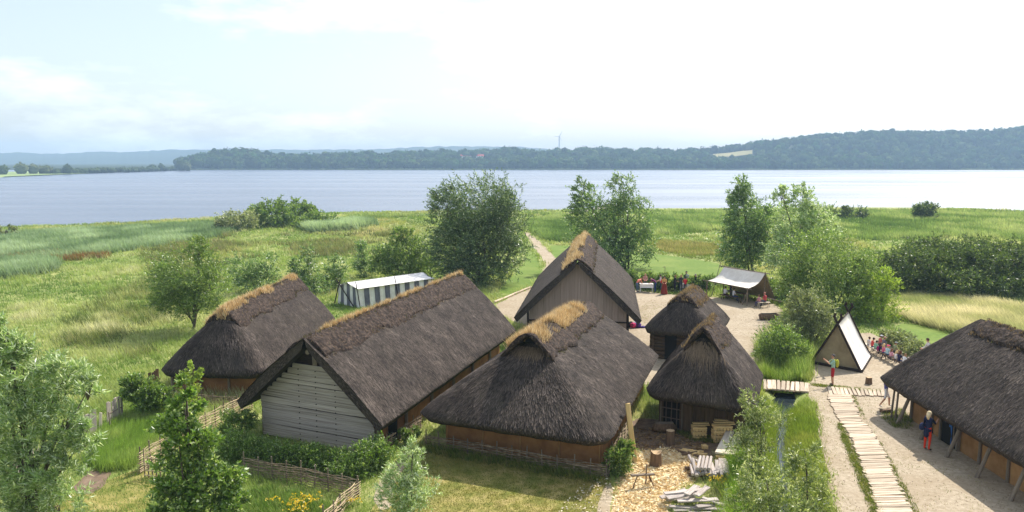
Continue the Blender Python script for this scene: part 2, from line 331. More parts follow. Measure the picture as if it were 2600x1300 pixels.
tag(mk('far_hills', far_pt(A_, R_, far_h(A_, R_)).reshape(-1, 3), np.stack([gi[:-1, :-1], gi[1:, :-1], gi[1:, 1:], gi[:-1, 1:]], -1).reshape(-1, 4), M['farland'], smooth=True), kind='structure')
# distant ridge beyond, fading in the haze
px = np.linspace(-900, 3400, 900); a = np.arctan((px - 1300) / FPX)
V = []; 
ridge = 22 + 26 * fbm(px * .0035, px * 0, 21) + 7 * fbm(px * .06, px * 0, 22) + np.interp(px, [-300, 200, 800, 1300, 1600], [6, 2, 12, 22, 10])
for r, hh in ((2500, -2), (2560, 10), (2900, None), (3200, -2)):
    z = ridge if hh is None else np.full_like(px, hh)
    V.append(np.stack([r * np.tan(a), np.full_like(px, r), z], -1))
V = np.array(V); n0, n1 = V.shape[:2]; gi = np.arange(n0 * n1).reshape(n0, n1)
tag(mk('distant_hills', V.reshape(-1, 3), np.stack([gi[:-1, :-1], gi[:-1, 1:], gi[1:, 1:], gi[1:, :-1]], -1).reshape(-1, 4), M['farland']), kind='structure')

# a yellow stubble field on the hill across the water
def far_field(name, box, r0, r1, c):
    q = []
    for px_ in np.linspace(box[0], box[1], 14):
        for r in np.linspace(r0, r1, 6):
            a_ = np.arctan((px_ - 1300) / FPX); q.append((r * np.tan(a_), r, float(far_h(a_, r)) + .9))
    F = [(i * 6 + j, i * 6 + 6 + j, i * 6 + 7 + j, i * 6 + 1 + j) for i in range(13) for j in range(5)]
    tag(mk(name, q, F, c), kind='structure')
M['stubble'] = mat('stubble_field', srgb(130, 126, 80), srgb(152, 142, 92), ns=.05, bump=0)
far_field('stubble_field', (1805, 1905), 1290, 1360, M['stubble'])
far_field('sandy_slope', (1755, 1790), 1200, 1245, M['stubble'])

# ---- crowns of far trees: displaced balls with loose leaf clumps
def ico(sub):
    t = (1 + 5 ** .5) / 2
    V = [(-1, t, 0), (1, t, 0), (-1, -t, 0), (1, -t, 0), (0, -1, t), (0, 1, t), (0, -1, -t), (0, 1, -t), (t, 0, -1), (t, 0, 1), (-t, 0, -1), (-t, 0, 1)]
    F = [(0, 11, 5), (0, 5, 1), (0, 1, 7), (0, 7, 10), (0, 10, 11), (1, 5, 9), (5, 11, 4), (11, 10, 2), (10, 7, 6), (7, 1, 8), (3, 9, 4), (3, 4, 2), (3, 2, 6), (3, 6, 8), (3, 8, 9), (4, 9, 5), (2, 4, 11), (6, 2, 10), (8, 6, 7), (9, 8, 1)]
    V = [np.array(v) / np.linalg.norm(v) for v in V]
    for _ in range(sub):
        c = {}; G = []
        def mid(i, j):
            k = (min(i, j), max(i, j))
            if k not in c: v = V[i] + V[j]; V.append(v / np.linalg.norm(v)); c[k] = len(V) - 1
            return c[k]
        for (i, j, k) in F:
            p, q, r = mid(i, j), mid(j, k), mid(k, i); G += [(i, p, r), (j, q, p), (k, r, q), (p, q, r)]
        F = G
    return np.array(V), np.array(F)
IV, IF = ico(1)
def far_crowns(P, rad, hgt, colr, cards=40, seed=1):
    """P (n,3) foot points -> one triangle soup of crowns"""
    g = np.random.default_rng(seed); n = len(P); Vs, Fs, Cs = [], [], []; b = 0
    nb = 2
    for i in range(n):
        for j in range(nb):
            off = g.normal(0, .34, 3) * (rad[i], rad[i], hgt[i] * .3); c = P[i] + (0, 0, hgt[i] * (.52 + .14 * (j - 1))) + off * (j > 0)
            s = (.95, .72, .66)[j]
            v = IV * (1 + g.normal(0, .16, (len(IV), 1))) * (rad[i] * s, rad[i] * s, hgt[i] * .46 * s) + c
            v[:, 2] = np.maximum(v[:, 2], P[i][2] - .5)
            Vs.append(v); Fs.append(IF + b); b += len(v); Cs.append(np.repeat([colr[i] * g.uniform(.75, 1.1)], len(v), 0))
        d = g.normal(0, 1, (cards, 3)); d /= np.linalg.norm(d, axis=1)[:, None]; d[:, 2] = np.abs(d[:, 2]) * .9 - .1
        c = P[i] + (0, 0, hgt[i] * .55) + d * (rad[i], rad[i], hgt[i] * .5) * g.uniform(.85, 1.08, (cards, 1))
        t = g.normal(0, rad[i] * .17, (3, cards, 3)); v = (c[None] + t).transpose(1, 0, 2).reshape(-1, 3)
        Vs.append(v); Fs.append(np.arange(cards * 3).reshape(-1, 3) + b); b += cards * 3
        Cs.append(np.repeat(colr[i] * g.uniform(.8, 1.5, (cards, 1)), 3, 0))
    return np.concatenate(Vs), np.concatenate(Fs), np.concatenate(Cs)
g = np.random.default_rng(5); nf = 4700
px = g.uniform(462, 2720, nf); a = np.arctan((px - 1300) / FPX); r = 1124 + np.interp(px, [480, 700, 1300, 2000, 2700], [90, 120, 280, 330, 300]) * g.uniform(0, 1, nf) ** 1.1
first = np.arange(nf) < 420; r[first] = 1123 + g.uniform(0, 10, 420); px[first] = np.linspace(470, 2720, 420); a = np.arctan((px - 1300) / FPX)
P = far_pt(a, r, far_h(a, r)); hgt = g.uniform(8, 16, nf) * np.where(r < 1135, g.uniform(.5, 1.05, nf), 1); rad = hgt * g.uniform(.34, .62, nf)
qx, qy = project(P + np.stack([0 * r, 0 * r, hgt * .8], -1))
keep = ~((qx > 1795) & (qx < 1915) & (qy > 366) & (qy < 394) & (r > 1210) & (r < 1372)) & ~((qx > 1750) & (qx < 1795) & (r > 1175) & (r < 1255))
keep &= ~((qx > 1150) & (qx < 1240) & (r < 1282) & (qy < 399))
P, hgt, rad, r = P[keep], hgt[keep], rad[keep], r[keep]
base = np.array(srgb(62, 82, 40)); colr = base * g.uniform(.6, 1.35, (len(P), 1)) * (1 + g.normal(0, .1, (len(P), 3)))
colr = np.where((g.uniform(0, 1, len(P)) < .12)[:, None], np.array(srgb(92, 108, 62)), colr)
V, F, Cc = far_crowns(P, rad, hgt, colr, 26, 3)
tag(mk('far_woodland', V, F, M['farleaf'], col=Cc), 'dark green woodland covering the hills across the lake', 'woodland', kind='stuff')
# reeds along the far waterline
n = 5200; px = g.uniform(440, 2720, n); a = np.arctan((px - 1300) / FPX); r = g.uniform(1113, 1120, n); h = g.uniform(1.2, 3.0, n) * (.5 + fbm(px * .02, px * 0, 4))
p0 = far_pt(a, r, np.full(n, -1.05)); w = g.uniform(.5, 1.6, n)
V = np.stack([p0 - np.stack([w, 0 * w, 0 * w], -1), p0 + np.stack([w, 0 * w, 0 * w], -1), p0 + np.stack([g.normal(0, .4, n), 0 * w, h], -1)], 1).reshape(-1, 3)
tag(mk('far_reeds', V, np.arange(3 * n).reshape(-1, 3), M['farleaf'], col=np.repeat(np.array(srgb(120, 136, 82)) * g.uniform(.6, 1.1, (n, 1)), 3, 0)), 'pale reeds along the waterline of the far shore', 'reeds', kind='stuff')

# low tongue of land reaching into the lake from the left, with a hedge and single trees
pts = [ground_at(*p, WATER_Z + .5) for p in ((-900, 452), (-300, 451), (0, 449), (160, 442), (345, 434.5), (480, 430.5))]
bk = [(p[0] * 1.0, p[1] * 1.35) for p in pts]
V = [(p[0], p[1], WATER_Z - .4) for p in pts] + [(p[0], p[1] + 6, WATER_Z + .7) for p in pts] + [(q[0] * 1.3, q[1], .6) for q in bk]; k = len(pts)
tag(mk('land_tongue', V, [(r_ * k + i, r_ * k + i + 1, r_ * k + k + i + 1, r_ * k + k + i) for r_ in range(2) for i in range(k - 1)], mat('far_meadow', srgb(120, 140, 80), srgb(150, 164, 104), ns=.03, bump=0)), kind='structure')
def far_tree(name, label, px_, top, y, wpx, c, group='single trees on the land tongue'):
    p = at_depth(px_, 436, y); p[2] = -.3; h = at_depth(px_, top, y)[2] + .3
    t = thing(name, p, label, 'tree', group)
    MB().tube([p, p + (0.3, 0, h * .3), p + (0, 0, h * .6)], [h * .035, h * .03, h * .015], 6).obj('trunk', M['bark'], t)
    V, F, Cc = far_crowns(np.array([p]), np.array([wpx / 2 * y / FPX]), np.array([h]), np.array([c]), 140, int(px_))
    mk('crown', V, F, M['farleaf'], t, col=Cc)
C1, C2 = np.array(srgb(84, 98, 62)), np.array(srgb(112, 120, 88))
far_tree('lone_tree', 'small dark tree at the left picture edge across the water', 6, 420, 690, 26, C1)
far_tree('lone_tree', 'pale broad tree, leftmost of the pale row on the far tongue', 54, 414, 720, 30, C2)
far_tree('lone_tree', 'pale tree in the middle of the pale row on the far tongue', 84, 417, 730, 26, C2)
far_tree('lone_tree', 'low pale tree ending the pale row on the far tongue', 114, 421, 740, 34, C2)
far_tree('lone_tree', 'rounded dark tree alone on the low far tongue', 171, 417, 760, 20, C1)
far_tree('lone_tree', 'dark round tree beside the wooded hill across the lake', 461, 408, 1000, 22, C1)
far_tree('lone_tree', 'pale shrubby tree at the water before the wooded hill', 476, 412, 980, 18, C2)
far_tree('lone_tree', 'small dark tree halfway along the far hedge', 410, 415, 960, 14, C1)
far_tree('lone_tree', 'low tree left of the small dark one on far hedge', 386, 418, 950, 20, C1)
n = 150; px = np.linspace(128, 470, n); yy = np.interp(px, [128, 345, 470], [735, 880, 1040]) + g.uniform(0, 14, n)
P = np.array([at_depth(p_, 436, y_) for p_, y_ in zip(px, yy)]); P[:, 2] = -.5; h = g.uniform(3, 6.0, n)
V, F, Cc = far_crowns(P, h * .6, h, C1 * g.uniform(.7, 1.2, (n, 1)), 20, 8)
tag(mk('far_hedge', V, F, M['farleaf'], col=Cc), 'long low hedge along the far tongue of land', 'hedge')

# white farm building with red roof among the far trees, wind turbine on the ridge
hy = 1290.; hb = at_depth(1196, 401, hy)
t = thing('farm_building', (hb[0], hy, hb[2] - 6), 'long white building with red roof among far trees across lake', 'building')
mw_, mr_ = mat('white_render', (.75, .75, .74), (.8, .8, .8), ns=.2, bump=0), mat('red_roof', srgb(150, 66, 54), srgb(170, 80, 64), ns=.2, bump=0)
MB().box((hb[0], hy, hb[2] - 1), (42, 12, 8)).obj('wall', mw_, t)
rf = MB().add([(hb[0] + x, hy + y_, hb[2] + z) for x, y_, z in ((-22, -7, 3), (22, -7, 3), (22, 7, 3), (-22, 7, 3), (-21, 0, 6), (21, 0, 6))], [(0, 1, 5, 4), (2, 3, 4, 5), (0, 4, 3), (1, 2, 5), (3, 2, 1, 0)]).obj('roof', mr_, t)
for i in range(6): MB().box((hb[0] - 17 + i * 6.8, hy - 6.03, hb[2] - .6), (2.2, .12, 1.6)).obj('window', M['void'], t)
tb = at_depth(1420, 392, 2000.); tt = at_depth(1420, 347, 2000.)
t = thing('wind_turbine', tb, 'thin white wind turbine standing on the far ridge', 'wind turbine')
MB().tube([tb - (0, 0, 10), tt], [2.2, 1.3], 10).obj('tower', mw_, t)
MB().box(tt + (0, 0, .6), (2.6, 6, 2.4)).obj('nacelle', mw_, t)
for k in range(3):
    q = 2 * math.pi * k / 3 + .5; d = np.array([math.sin(q), 0, math.cos(q)])
    MB().tube([tt + (0, -3.4, .6), tt + (0, -3.4, .6) + d * 6, tt + (0, -3.4, .6) + d * 15], [.5, .9, .2], 5).obj('blade', mw_, t)

# haze: the air between here and the far shore
m, N_, L_ = newmat('haze_air'); o_ = N_('ShaderNodeOutputMaterial'); pv = N_('ShaderNodeVolumePrincipled'); L_(pv.outputs[0], o_.inputs['Volume'])
pv.inputs['Color'].default_value = (.52, .74, 1.0, 1); pv.inputs['Density'].default_value = .00029; pv.inputs['Anisotropy'].default_value = .1
tag(MB().box((0, 1700, 44), (7600, 3900, 98)).obj('haze', m), 'thin blue haze over the lake and far hills', 'haze', kind='stuff')

# ------------------------------------------------------------------ ground sheets
HOLES = []
def sheet(name, poly, mat_, layer, jit=.25, px=True, hole=True):
    P = np.array([ground_at(*p)[:2] for p in poly] if px else poly); n = len(P); q = []
    for i in range(n):                         # rounded, ragged outline
        p1, p2 = P[i], P[(i + 1) % n]; m_ = max(4, int(np.linalg.norm(p2 - p1) / .5)); m_ = min(m_, 60)
        for t in np.arange(m_) / m_:
            c = p1 + (p2 - p1) * t
            q.append(c)
    q = np.array(q); k = np.ones(5) / 5; s = np.stack([np.convolve(np.concatenate([q[-2:, j], q[:, j], q[:2, j]]), k, 'valid') for j in (0, 1)], -1)
    a_ = np.arange(len(s)); s = s + jit * (np.stack([fbm(s[:, 0] * 1.3, s[:, 1] * 1.3, 31), fbm(s[:, 0] * 1.3, s[:, 1] * 1.3, 41)], -1) - .5) * 2
    area = np.sum(s[:, 0] * np.roll(s[:, 1], -1) - s[:, 1] * np.roll(s[:, 0], -1))
    if area < 0: s = s[::-1]
    o = mk(name, [(p[0], p[1], .004 * layer) for p in s], [tuple(range(len(s)))], mat_)
    if hole: HOLES.append(s)
    return tag(o, kind='structure')
YARD = sheet('sand_yard', [(1255, 800), (1262, 772), (1300, 752), (1352, 730), (1372, 700), (1384, 676), (1374, 654), (1354, 629), (1340, 603), (1330, 590), (1340, 588), (1353, 600), (1368, 611), (1384, 626), (1399, 642), (1411, 656), (1425, 690), (1480, 705), (1600, 735), (1700, 748), (1830, 756), (1960, 768), (1990, 788), (1968, 825), (1946, 858), (1930, 900), (1945, 955), (1870, 990), (1640, 985), (1560, 900), (1400, 850)], M['sand'], 1)
sheet('lawn', [(1387, 622), (1445, 624), (1560, 632), (1654, 643), (1740, 655), (1818, 667), (1850, 684), (1850, 706), (1700, 708), (1600, 716), (1480, 702), (1425, 688), (1411, 655), (1398, 640)], M['lawn'], 1, hole=False)
sheet('verge_lawn', [(1336, 640), (1352, 640), (1368, 664), (1376, 690), (1352, 726), (1290, 750), (1262, 740), (1300, 700), (1330, 670)], M['lawn'], 1, hole=False)
sheet('small_lawn', [(2265, 822), (2330, 820), (2420, 850), (2480, 900), (2420, 950), (2340, 900), (2290, 862)], M['lawn'], 1, hole=False)
sheet('sand_court', [(2044, 982), (2075, 948), (2060, 925), (2140, 870), (2185, 842), (2215, 846), (2300, 900), (2360, 950), (2460, 960), (2700, 980), (2900, 1120), (2900, 1420), (2165, 1420), (2128, 1300), (2104, 1240), (2094, 1170), (2088, 1120), (2074, 1050), (2055, 1005)], M['sand'], 1)
sheet('chip_yard', [(1612, 1146), (1700, 1136), (1800, 1160), (1775, 1220), (1700, 1262), (1690, 1420), (1535, 1420), (1556, 1300), (1561, 1242), (1585, 1198), (1605, 1174)], M['chipground'], 2, .12)
sheet('dirt_yard', [(1600, 1150), (1605, 1060), (1650, 1060), (1730, 1080), (1900, 1095), (1890, 1130), (1800, 1170), (1700, 1165)], M['dirt'], 1)
sheet('stone_strip', [(1534, 1227), (1560, 1230), (1548, 1300), (1530, 1420), (1490, 1420), (1514, 1300)], M['sand'], 2, .06)
sheet('garden_path', [(946, 1290), (950, 1240), (985, 1195), (1050, 1140), (1062, 1150), (1010, 1210), (990, 1250), (1000, 1300)], M['sand'], 2, .15)
sheet('short_grass', [(1000, 1200), (1085, 1120), (1300, 1160), (1520, 1200), (1545, 1200), (1560, 1250), (1540, 1420), (900, 1420), (945, 1290)], M['shortgrass'], 1, hole=False)
sheet('garden_soil', [(185, 1250), (215, 1200), (250, 1182), (290, 1190), (275, 1220), (230, 1262)], M['dirt'], 2, .2)
sheet('dry_turf', [(60, 1340), (140, 1262), (240, 1232), (330, 1196), (380, 1196), (420, 1230), (360, 1300), (300, 1420), (40, 1420)], M['shortgrass'], 1, .35, hole=False)
# ------------------------------------------------------------------ thatched houses
def dry_grass(name, P, hgt, cols, parent, lean=(-.1, -.05), wid=.018, k=7, mat_=None, seed=2):
    """tufts of thin blades at P (n,3)"""
    g = np.random.default_rng(seed); n = len(P) * k; B = np.repeat(P, k, 0) + np.concatenate([g.normal(0, .05, (n, 2)), np.zeros((n, 1))], 1)
    hh = np.repeat(np.broadcast_to(hgt, len(P)), k) * g.uniform(.5, 1.15, n); th = g.uniform(0, 2 * np.pi, n)
    w = np.stack([np.cos(th), np.sin(th), 0 * th], -1) * wid
    tip = B + np.stack([lean[0] * hh + g.normal(0, .32, n) * hh, lean[1] * hh + g.normal(0, .32, n) * hh, hh], -1)
    V = np.stack([B - w, B + w, tip], 1).reshape(-1, 3)
    c = np.repeat(np.asarray(cols)[np.arange(len(P)) % len(cols)] if len(cols) != len(P) else np.asarray(cols), k, 0) * g.uniform(.7, 1.25, (n, 1))
    o = mk(name, V, np.arange(3 * n).reshape(-1, 3), mat_ or M['dryblade'], parent, col=np.repeat(c, 3, 0))
    o['kind'] = 'stuff'; return o
GOLD = np.array([srgb(222, 198, 150), srgb(202, 174, 126), srgb(234, 216, 178), srgb(184, 156, 116)])
STRAW = np.array([srgb(150, 130, 96), srgb(128, 108, 80), srgb(170, 148, 104)])

class House:
    def __init__(s, q, hr2=None):
        s.cx, s.cy, s.th, s.L, s.W, s.he, s.hr, s.i1, s.i2, s.k = q; s.hr2 = s.hr if hr2 is None else hr2
        s.a = np.array([math.sin(s.th), math.cos(s.th)]); s.s = np.array([math.cos(s.th), -math.sin(s.th)])
    def w(s, u, v, z):
        u, v, z = np.broadcast_arrays(np.asarray(u, float), np.asarray(v, float), np.asarray(z, float)); uu = u - s.k * v
        return np.stack([s.cx + s.a[0] * uu + s.s[0] * v, s.cy + s.a[1] * uu + s.s[1] * v, z], -1)
    def ridge_z(s, u): return s.hr + (s.hr2 - s.hr) * np.clip((u + s.L / 2) / s.L, 0, 1)
    def roof_z(s, u, v, front=True):
        t = 1 - np.abs(v) / (s.W / 2)
        if s.i1 > .3 and front: t = np.minimum(t, (u + s.L / 2) / s.i1)
        if s.i2 > .3: t = np.minimum(t, (s.L / 2 - u) / s.i2)
        return s.he + (s.ridge_z(u) - s.he) * np.clip(t, -.3, 1)
    # eave to ridge surface of a hipped roof: t in [0,1) round the eave, f in [0,1] up the slope
    def loop(s, n=220, rr=.9):
        hl, hw = s.L / 2 - rr, s.W / 2 - rr; P = []
        for (cu, cv, a0) in ((-hl, hw, -math.pi / 2), (-hl, -hw, math.pi), (hl, -hw, math.pi / 2), (hl, hw, 0)):
            pass
        corners = [(-hl, hw, 90, 180), (-hl, -hw, 180, 270), (hl, -hw, 270, 360), (hl, hw, 0, 90)]
        for (cu, cv, a0, a1) in corners:
            for a_ in np.linspace(a0, a1, 9): P.append((cu + rr * math.cos(R(a_)), cv + rr * math.sin(R(a_))))
        P = np.array(P + [P[0]]); d = np.concatenate([[0], np.cumsum(np.hypot(*np.diff(P, axis=0).T))]); tt = np.linspace(0, d[-1], n, endpoint=False)
        s.per = d[-1]; s._lp = (d, P)
        return np.stack([np.interp(tt, d, P[:, 0]), np.interp(tt, d, P[:, 1])], -1)
    def hip(s, t, f):
        d, P = s._lp; u = np.interp(t * s.per, d, P[:, 0]); v = np.interp(t * s.per, d, P[:, 1])
        ru = np.clip(u, -s.L / 2 + s.i1, s.L / 2 - s.i2); zr = s.ridge_z(ru)
        sag = .10 * np.sin(np.pi * f) - .10 * (1 - f) ** 4
        wob = .07 * (fbm(u * .8 + 7, v * .8 + f * 3, 3) - .5)
        q = s.w(u + (ru - u) * f, v * (1 - f) * (1 + .02 * np.sin(np.pi * f)), s.he + (zr - s.he) * f + sag + wob)
        return q, np.hypot(np.hypot(ru - u, v), zr - s.he)
    def gab(s, side, u, f):
        zr = s.ridge_z(u); sag = .12 * np.sin(np.pi * f) - .12 * (1 - f) ** 4; wob = .07 * (fbm(u * .8 + side * 9, f * 4, 6) - .5)
        return s.w(u, side * s.W / 2 * (1 - f), s.he + (zr - s.he) * f + sag + wob)
    def roof(s, parent, kind, reeds=9000, thick=.32):
        ns = 16
        if kind == 'hip':
            lp = s.loop(); n = len(lp); t = np.arange(n) / n; rows = []; uvs = []
            _, sl = s.hip(t, np.zeros(n)); b0, _ = s.hip(t, np.zeros(n)); bi, _ = s.hip(t, np.full(n, .34))
            zin = bi.copy(); zin[:, 2] -= .34; rows.append(zin); uvs.append(np.stack([t * s.per, np.full(n, -1.)], -1))
            lo, _ = s.hip(t, np.full(n, .055)); lo[:, 2] = b0[:, 2] - thick * .85 + .05 * (vnoise(t * s.per * 3, t * 0, 2) - .5); rows.append(lo); uvs.append(np.stack([t * s.per, np.full(n, -.3)], -1))
            for f in np.linspace(0, 1, ns):
                q, _ = s.hip(t, np.full(n, f)); rows.append(q); uvs.append(np.stack([t * s.per, f * sl], -1))
            V = np.array(rows); uv = np.array(uvs); m = len(V); gi = np.arange(m * n).reshape(m, n); gj = np.roll(gi, -1, 1)
            F = np.stack([gi[:-1], gj[:-1], gj[1:], gi[1:]], -1).reshape(-1, 4)[:, ::-1].copy()
            # seam of the texture lies on the hidden side
            ro = mk('roof', V.reshape(-1, 3), F, M['thatch'], parent, smooth=True, uv=uv.reshape(-1, 2))
            g = np.random.default_rng(int(abs(s.cx) * 10)); tt = g.uniform(0, 1, reeds); f = g.uniform(0, .97, reeds) ** .9
            dl = g.uniform(.08, .26, reeds) / s.W * 2
            p1, _ = s.hip(tt, np.clip(f + dl, 0, 1)); p0, _ = s.hip((tt + g.normal(0, .0015, reeds)) % 1, f - .01)
        else:
            n = 90; u = np.linspace(-s.L / 2, s.L / 2, n); V = []; uv = []; F = []
            for side in (-1, 1):
                rows = []; b0 = s.gab(side, u, np.zeros(n))
                def vj(P): P = P.copy(); return P
                inn = s.gab(side, u, np.full(n, .96)); inn[:, 2] -= thick; rows.append(inn)
                lo = s.gab(side, u, np.full(n, .05)); lo[:, 2] = b0[:, 2] - thick * .8; rows.append(lo)
                for f in np.linspace(0, 1, ns): rows.append(s.gab(side, u, np.full(n, f)))
                A = np.array(rows); m = len(A); gi = np.arange(m * n).reshape(m, n) + sum(len(x) for x in V)
                UV = np.stack([np.broadcast_to(u, (m, n)) + 40 * (side > 0), np.broadcast_to(np.concatenate([[-1, -.3], np.linspace(0, 1, ns) * math.hypot(s.W / 2, s.hr - s.he)])[:, None], (m, n))], -1)
                f_ = np.stack([gi[:-1, :-1], gi[:-1, 1:], gi[1:, 1:], gi[1:, :-1]], -1).reshape(-1, 4)
                F.append(f_ if side < 0 else f_[:, ::-1]); V.append(A.reshape(-1, 3)); uv.append(UV.reshape(-1, 2))
                for e in (0, n - 1):      # cut end of the thatch at each gable
                    c = gi[:, e]; ins = [(int(c[j]), int(c[j + 1])) for j in range(2, m - 1)]
                    for j in range(2, m - 1):
                        t_ = (j - 2) / (m - 3); 
                    V.append(A[2:, e]); base_i = sum(len(x) for x in V) - (m - 2)
                    lowr = A[2:, e].copy(); fr = np.linspace(0, 1, m - 2); lowr = np.outer(1 - fr, A[1, e]) + np.outer(fr, A[0, e]); V.append(lowr)
                    uv.append(np.stack([np.zeros(m - 2) + 3, fr * 5], -1)); uv.append(np.stack([np.zeros(m - 2) + 3.4, fr * 5], -1))
                    q = [(base_i + j, base_i + j + 1, base_i + m - 2 + j + 1, base_i + m - 2 + j) for j in range(m - 3)]
                    F.append(np.array(q if (side < 0) == (e == 0) else [x[::-1] for x in q]))
            ro = mk('roof', np.concatenate(V), np.concatenate(F), M['thatch'], parent, smooth=False, uv=np.concatenate(uv))
            g = np.random.default_rng(int(abs(s.cx) * 10)); side = np.where(g.uniform(0, 1, reeds) < .68, 1, -1); uu = g.uniform(-.5, .5, reeds) * s.L; f = g.uniform(0, .97, reeds)
            edge = g.uniform(0, 1, reeds) < .06; uu = np.where(edge, -s.L / 2 + g.uniform(-.05, .04, reeds), uu)
            dl = g.uniform(.08, .26, reeds) / s.W * 2
            p1 = s.gab(side, uu, np.clip(f + dl, 0, 1)); p0 = s.gab(side, uu + g.normal(0, .02, reeds), f - .01)
        lift = g.uniform(.006, .035, reeds); p0 = p0.copy(); p0[:, 2] += lift; p1 = p1.copy(); p1[:, 2] += .008
        d = p1 - p0; sd_ = np.cross(d, [0, 0, 1.]); sd_ /= np.linalg.norm(sd_, axis=1)[:, None] + 1e-9; wv = sd_ * g.uniform(.006, .015, (reeds, 1))
        V = np.stack([p0 - wv, p0 + wv, p1 + wv * .6], 1).reshape(-1, 3)
        o = mk('thatch_reeds', V, np.arange(3 * reeds).reshape(-1, 3), M['reed'], ro); o['kind'] = 'stuff'
        s.ro = ro; return ro
    def cap(s, u0, u1, wc=.95, th=.17, hood=0., gold=None, ng=0, gh=.32, seed=1, mat_=None, gsel=None):
        """sod ridge laid over the thatch; hood: how far it reaches forward over the smoke hole"""
        nu, nv = int((u1 - u0 + hood) / .13) + 2, 25; U = np.linspace(u0 - hood, u1, nu); Vv = np.linspace(-1, 1, nv)
        UU, VV = np.meshgrid(U, Vv, indexing='ij'); ed = wc * (1 + .08 * np.sin(UU * 1.7 + seed) + .2 * (fbm(UU * 1.1 + seed, np.sign(VV) * 3 + 0 * VV, seed + 4) - .5) * 2)
        v = VV * ed; z = np.where(UU < u0, s.roof_z(UU, v, False) - .10 * ((u0 - UU) / max(hood, .01)) ** 2, s.roof_z(UU, v, hood == 0)) if hood else s.roof_z(UU, v)
        if hood: z = z + np.where(UU < u0, .34 * (np.clip((u0 - UU) / hood, 0, 1)) ** 1.3 * np.exp(-(v / .75) ** 2), 0)
        round_ = -.16 * np.exp(-(v / .22) ** 2)
        zt = z + th * (1 - .55 * VV ** 4) + round_ + .11 * (fbm(UU * 4.2, v * 4.2, seed) - .5) * 2 + .06 * (fbm(UU * 1.2, v * 1.2, seed + 2) - .5) * 2 + .10
        top = s.w(UU, v, zt); bot = s.w(UU, v, z - .02 + (.03 if hood else 0))
        A = np.stack([top, bot]); gi = np.arange(2 * nu * nv).reshape(2, nu, nv); q = lambda a, b, c, d: np.stack([a, b, c, d], -1).reshape(-1, 4)
        F = [q(gi[0, :-1, :-1], gi[0, :-1, 1:], gi[0, 1:, 1:], gi[0, 1:, :-1])[:, ::-1], q(gi[1, :-1, :-1], gi[1, :-1, 1:], gi[1, 1:, 1:], gi[1, 1:, :-1]),
             q(gi[0, 0, :-1], gi[0, 0, 1:], gi[1, 0, 1:], gi[1, 0, :-1]), q(gi[0, -1, 1:], gi[0, -1, :-1], gi[1, -1, :-1], gi[1, -1, 1:]),
             q(gi[0, 1:, 0], gi[0, :-1, 0], gi[1, :-1, 0], gi[1, 1:, 0]), q(gi[0, :-1, -1], gi[0, 1:, -1], gi[1, 1:, -1], gi[1, :-1, -1])]
        o = mk('turf_ridge', A.reshape(-1, 3), np.concatenate(F), mat_ or M['turf'], s.ro)
        if hood:          # near-black plate under the hood, painted as hole shade; pale straw collar below
            uh = u0 - hood * .35; vv = np.linspace(-.75, .75, 9); zt_ = s.roof_z(uh + 0 * vv, vv, False) + .12 + .12 * np.exp(-(vv / .6) ** 2); zb_ = s.roof_z(uh + 0 * vv, vv) - .05; q_ = np.concatenate([s.w(uh, vv, zb_), s.w(uh, vv, np.maximum(zt_, zb_ + .02))])
            mk('smoke_hole_shade', q_, [(i, i + 1, 10 + i, 9 + i) for i in range(8)], M['void'], s.ro)
            g = np.random.default_rng(seed + 70); k = 800; vv = g.normal(0, .4, k); uu = u0 - hood * .5 - np.abs(g.normal(0, .22, k)); ln = g.uniform(.2, .5, k); du = -ln * .75; dv = vv * .25 * ln
            a_ = s.w(uu, vv, s.roof_z(uu, vv) + .03 + .10 * np.sin(np.pi * np.clip((uu + s.L / 2) / s.i1, 0, 1))); b_ = s.w(uu + du, vv + dv, s.roof_z(uu + du, vv + dv) + .05 + .10 * np.sin(np.pi * np.clip((uu + du + s.L / 2) / s.i1, 0, 1))); sd_ = np.cross(b_ - a_, [0, 0, 1.]); sd_ /= np.linalg.norm(sd_, axis=1)[:, None]
            cc = np.repeat(np.array([srgb(150, 128, 104)]) * g.uniform(.4, 1.1, (k, 1)), 3, 0); mk('straw_collar', np.stack([a_ - sd_ * .012, a_ + sd_ * .012, b_], 1).reshape(-1, 3), np.arange(3 * k).reshape(-1, 3), M['dryblade'], s.ro, col=cc)['kind'] = 'stuff'
        g = np.random.default_rng(seed + 90); k = int((u1 - u0) * 70); u = g.uniform(u0, u1, k); vv = g.uniform(-wc * 1.05, wc * 1.05, k)
        dry_grass('withered_grass', s.w(u, vv, s.roof_z(u, vv, hood == 0) + th * .6), .13, np.array([srgb(112, 94, 74), srgb(86, 72, 58), srgb(140, 122, 96), srgb(98, 98, 62)]), s.ro, seed=seed + 1, k=6)
        if ng:
            g = np.random.default_rng(seed + 50); u = g.uniform(u0 - hood * .6, u1, ng * 4); vv = g.uniform(-wc, wc, ng * 4); sel = gsel(u, vv, fbm(u * .9, vv * .9, seed + 8)) if gsel else np.ones(len(u), bool)
            u, vv = u[sel][:ng], vv[sel][:ng]; z = s.roof_z(u, vv, hood == 0) + th * .8
            dry_grass('dry_grass', s.w(u, vv, z), gh, GOLD if gold is None else gold, s.ro, seed=seed)
        return o

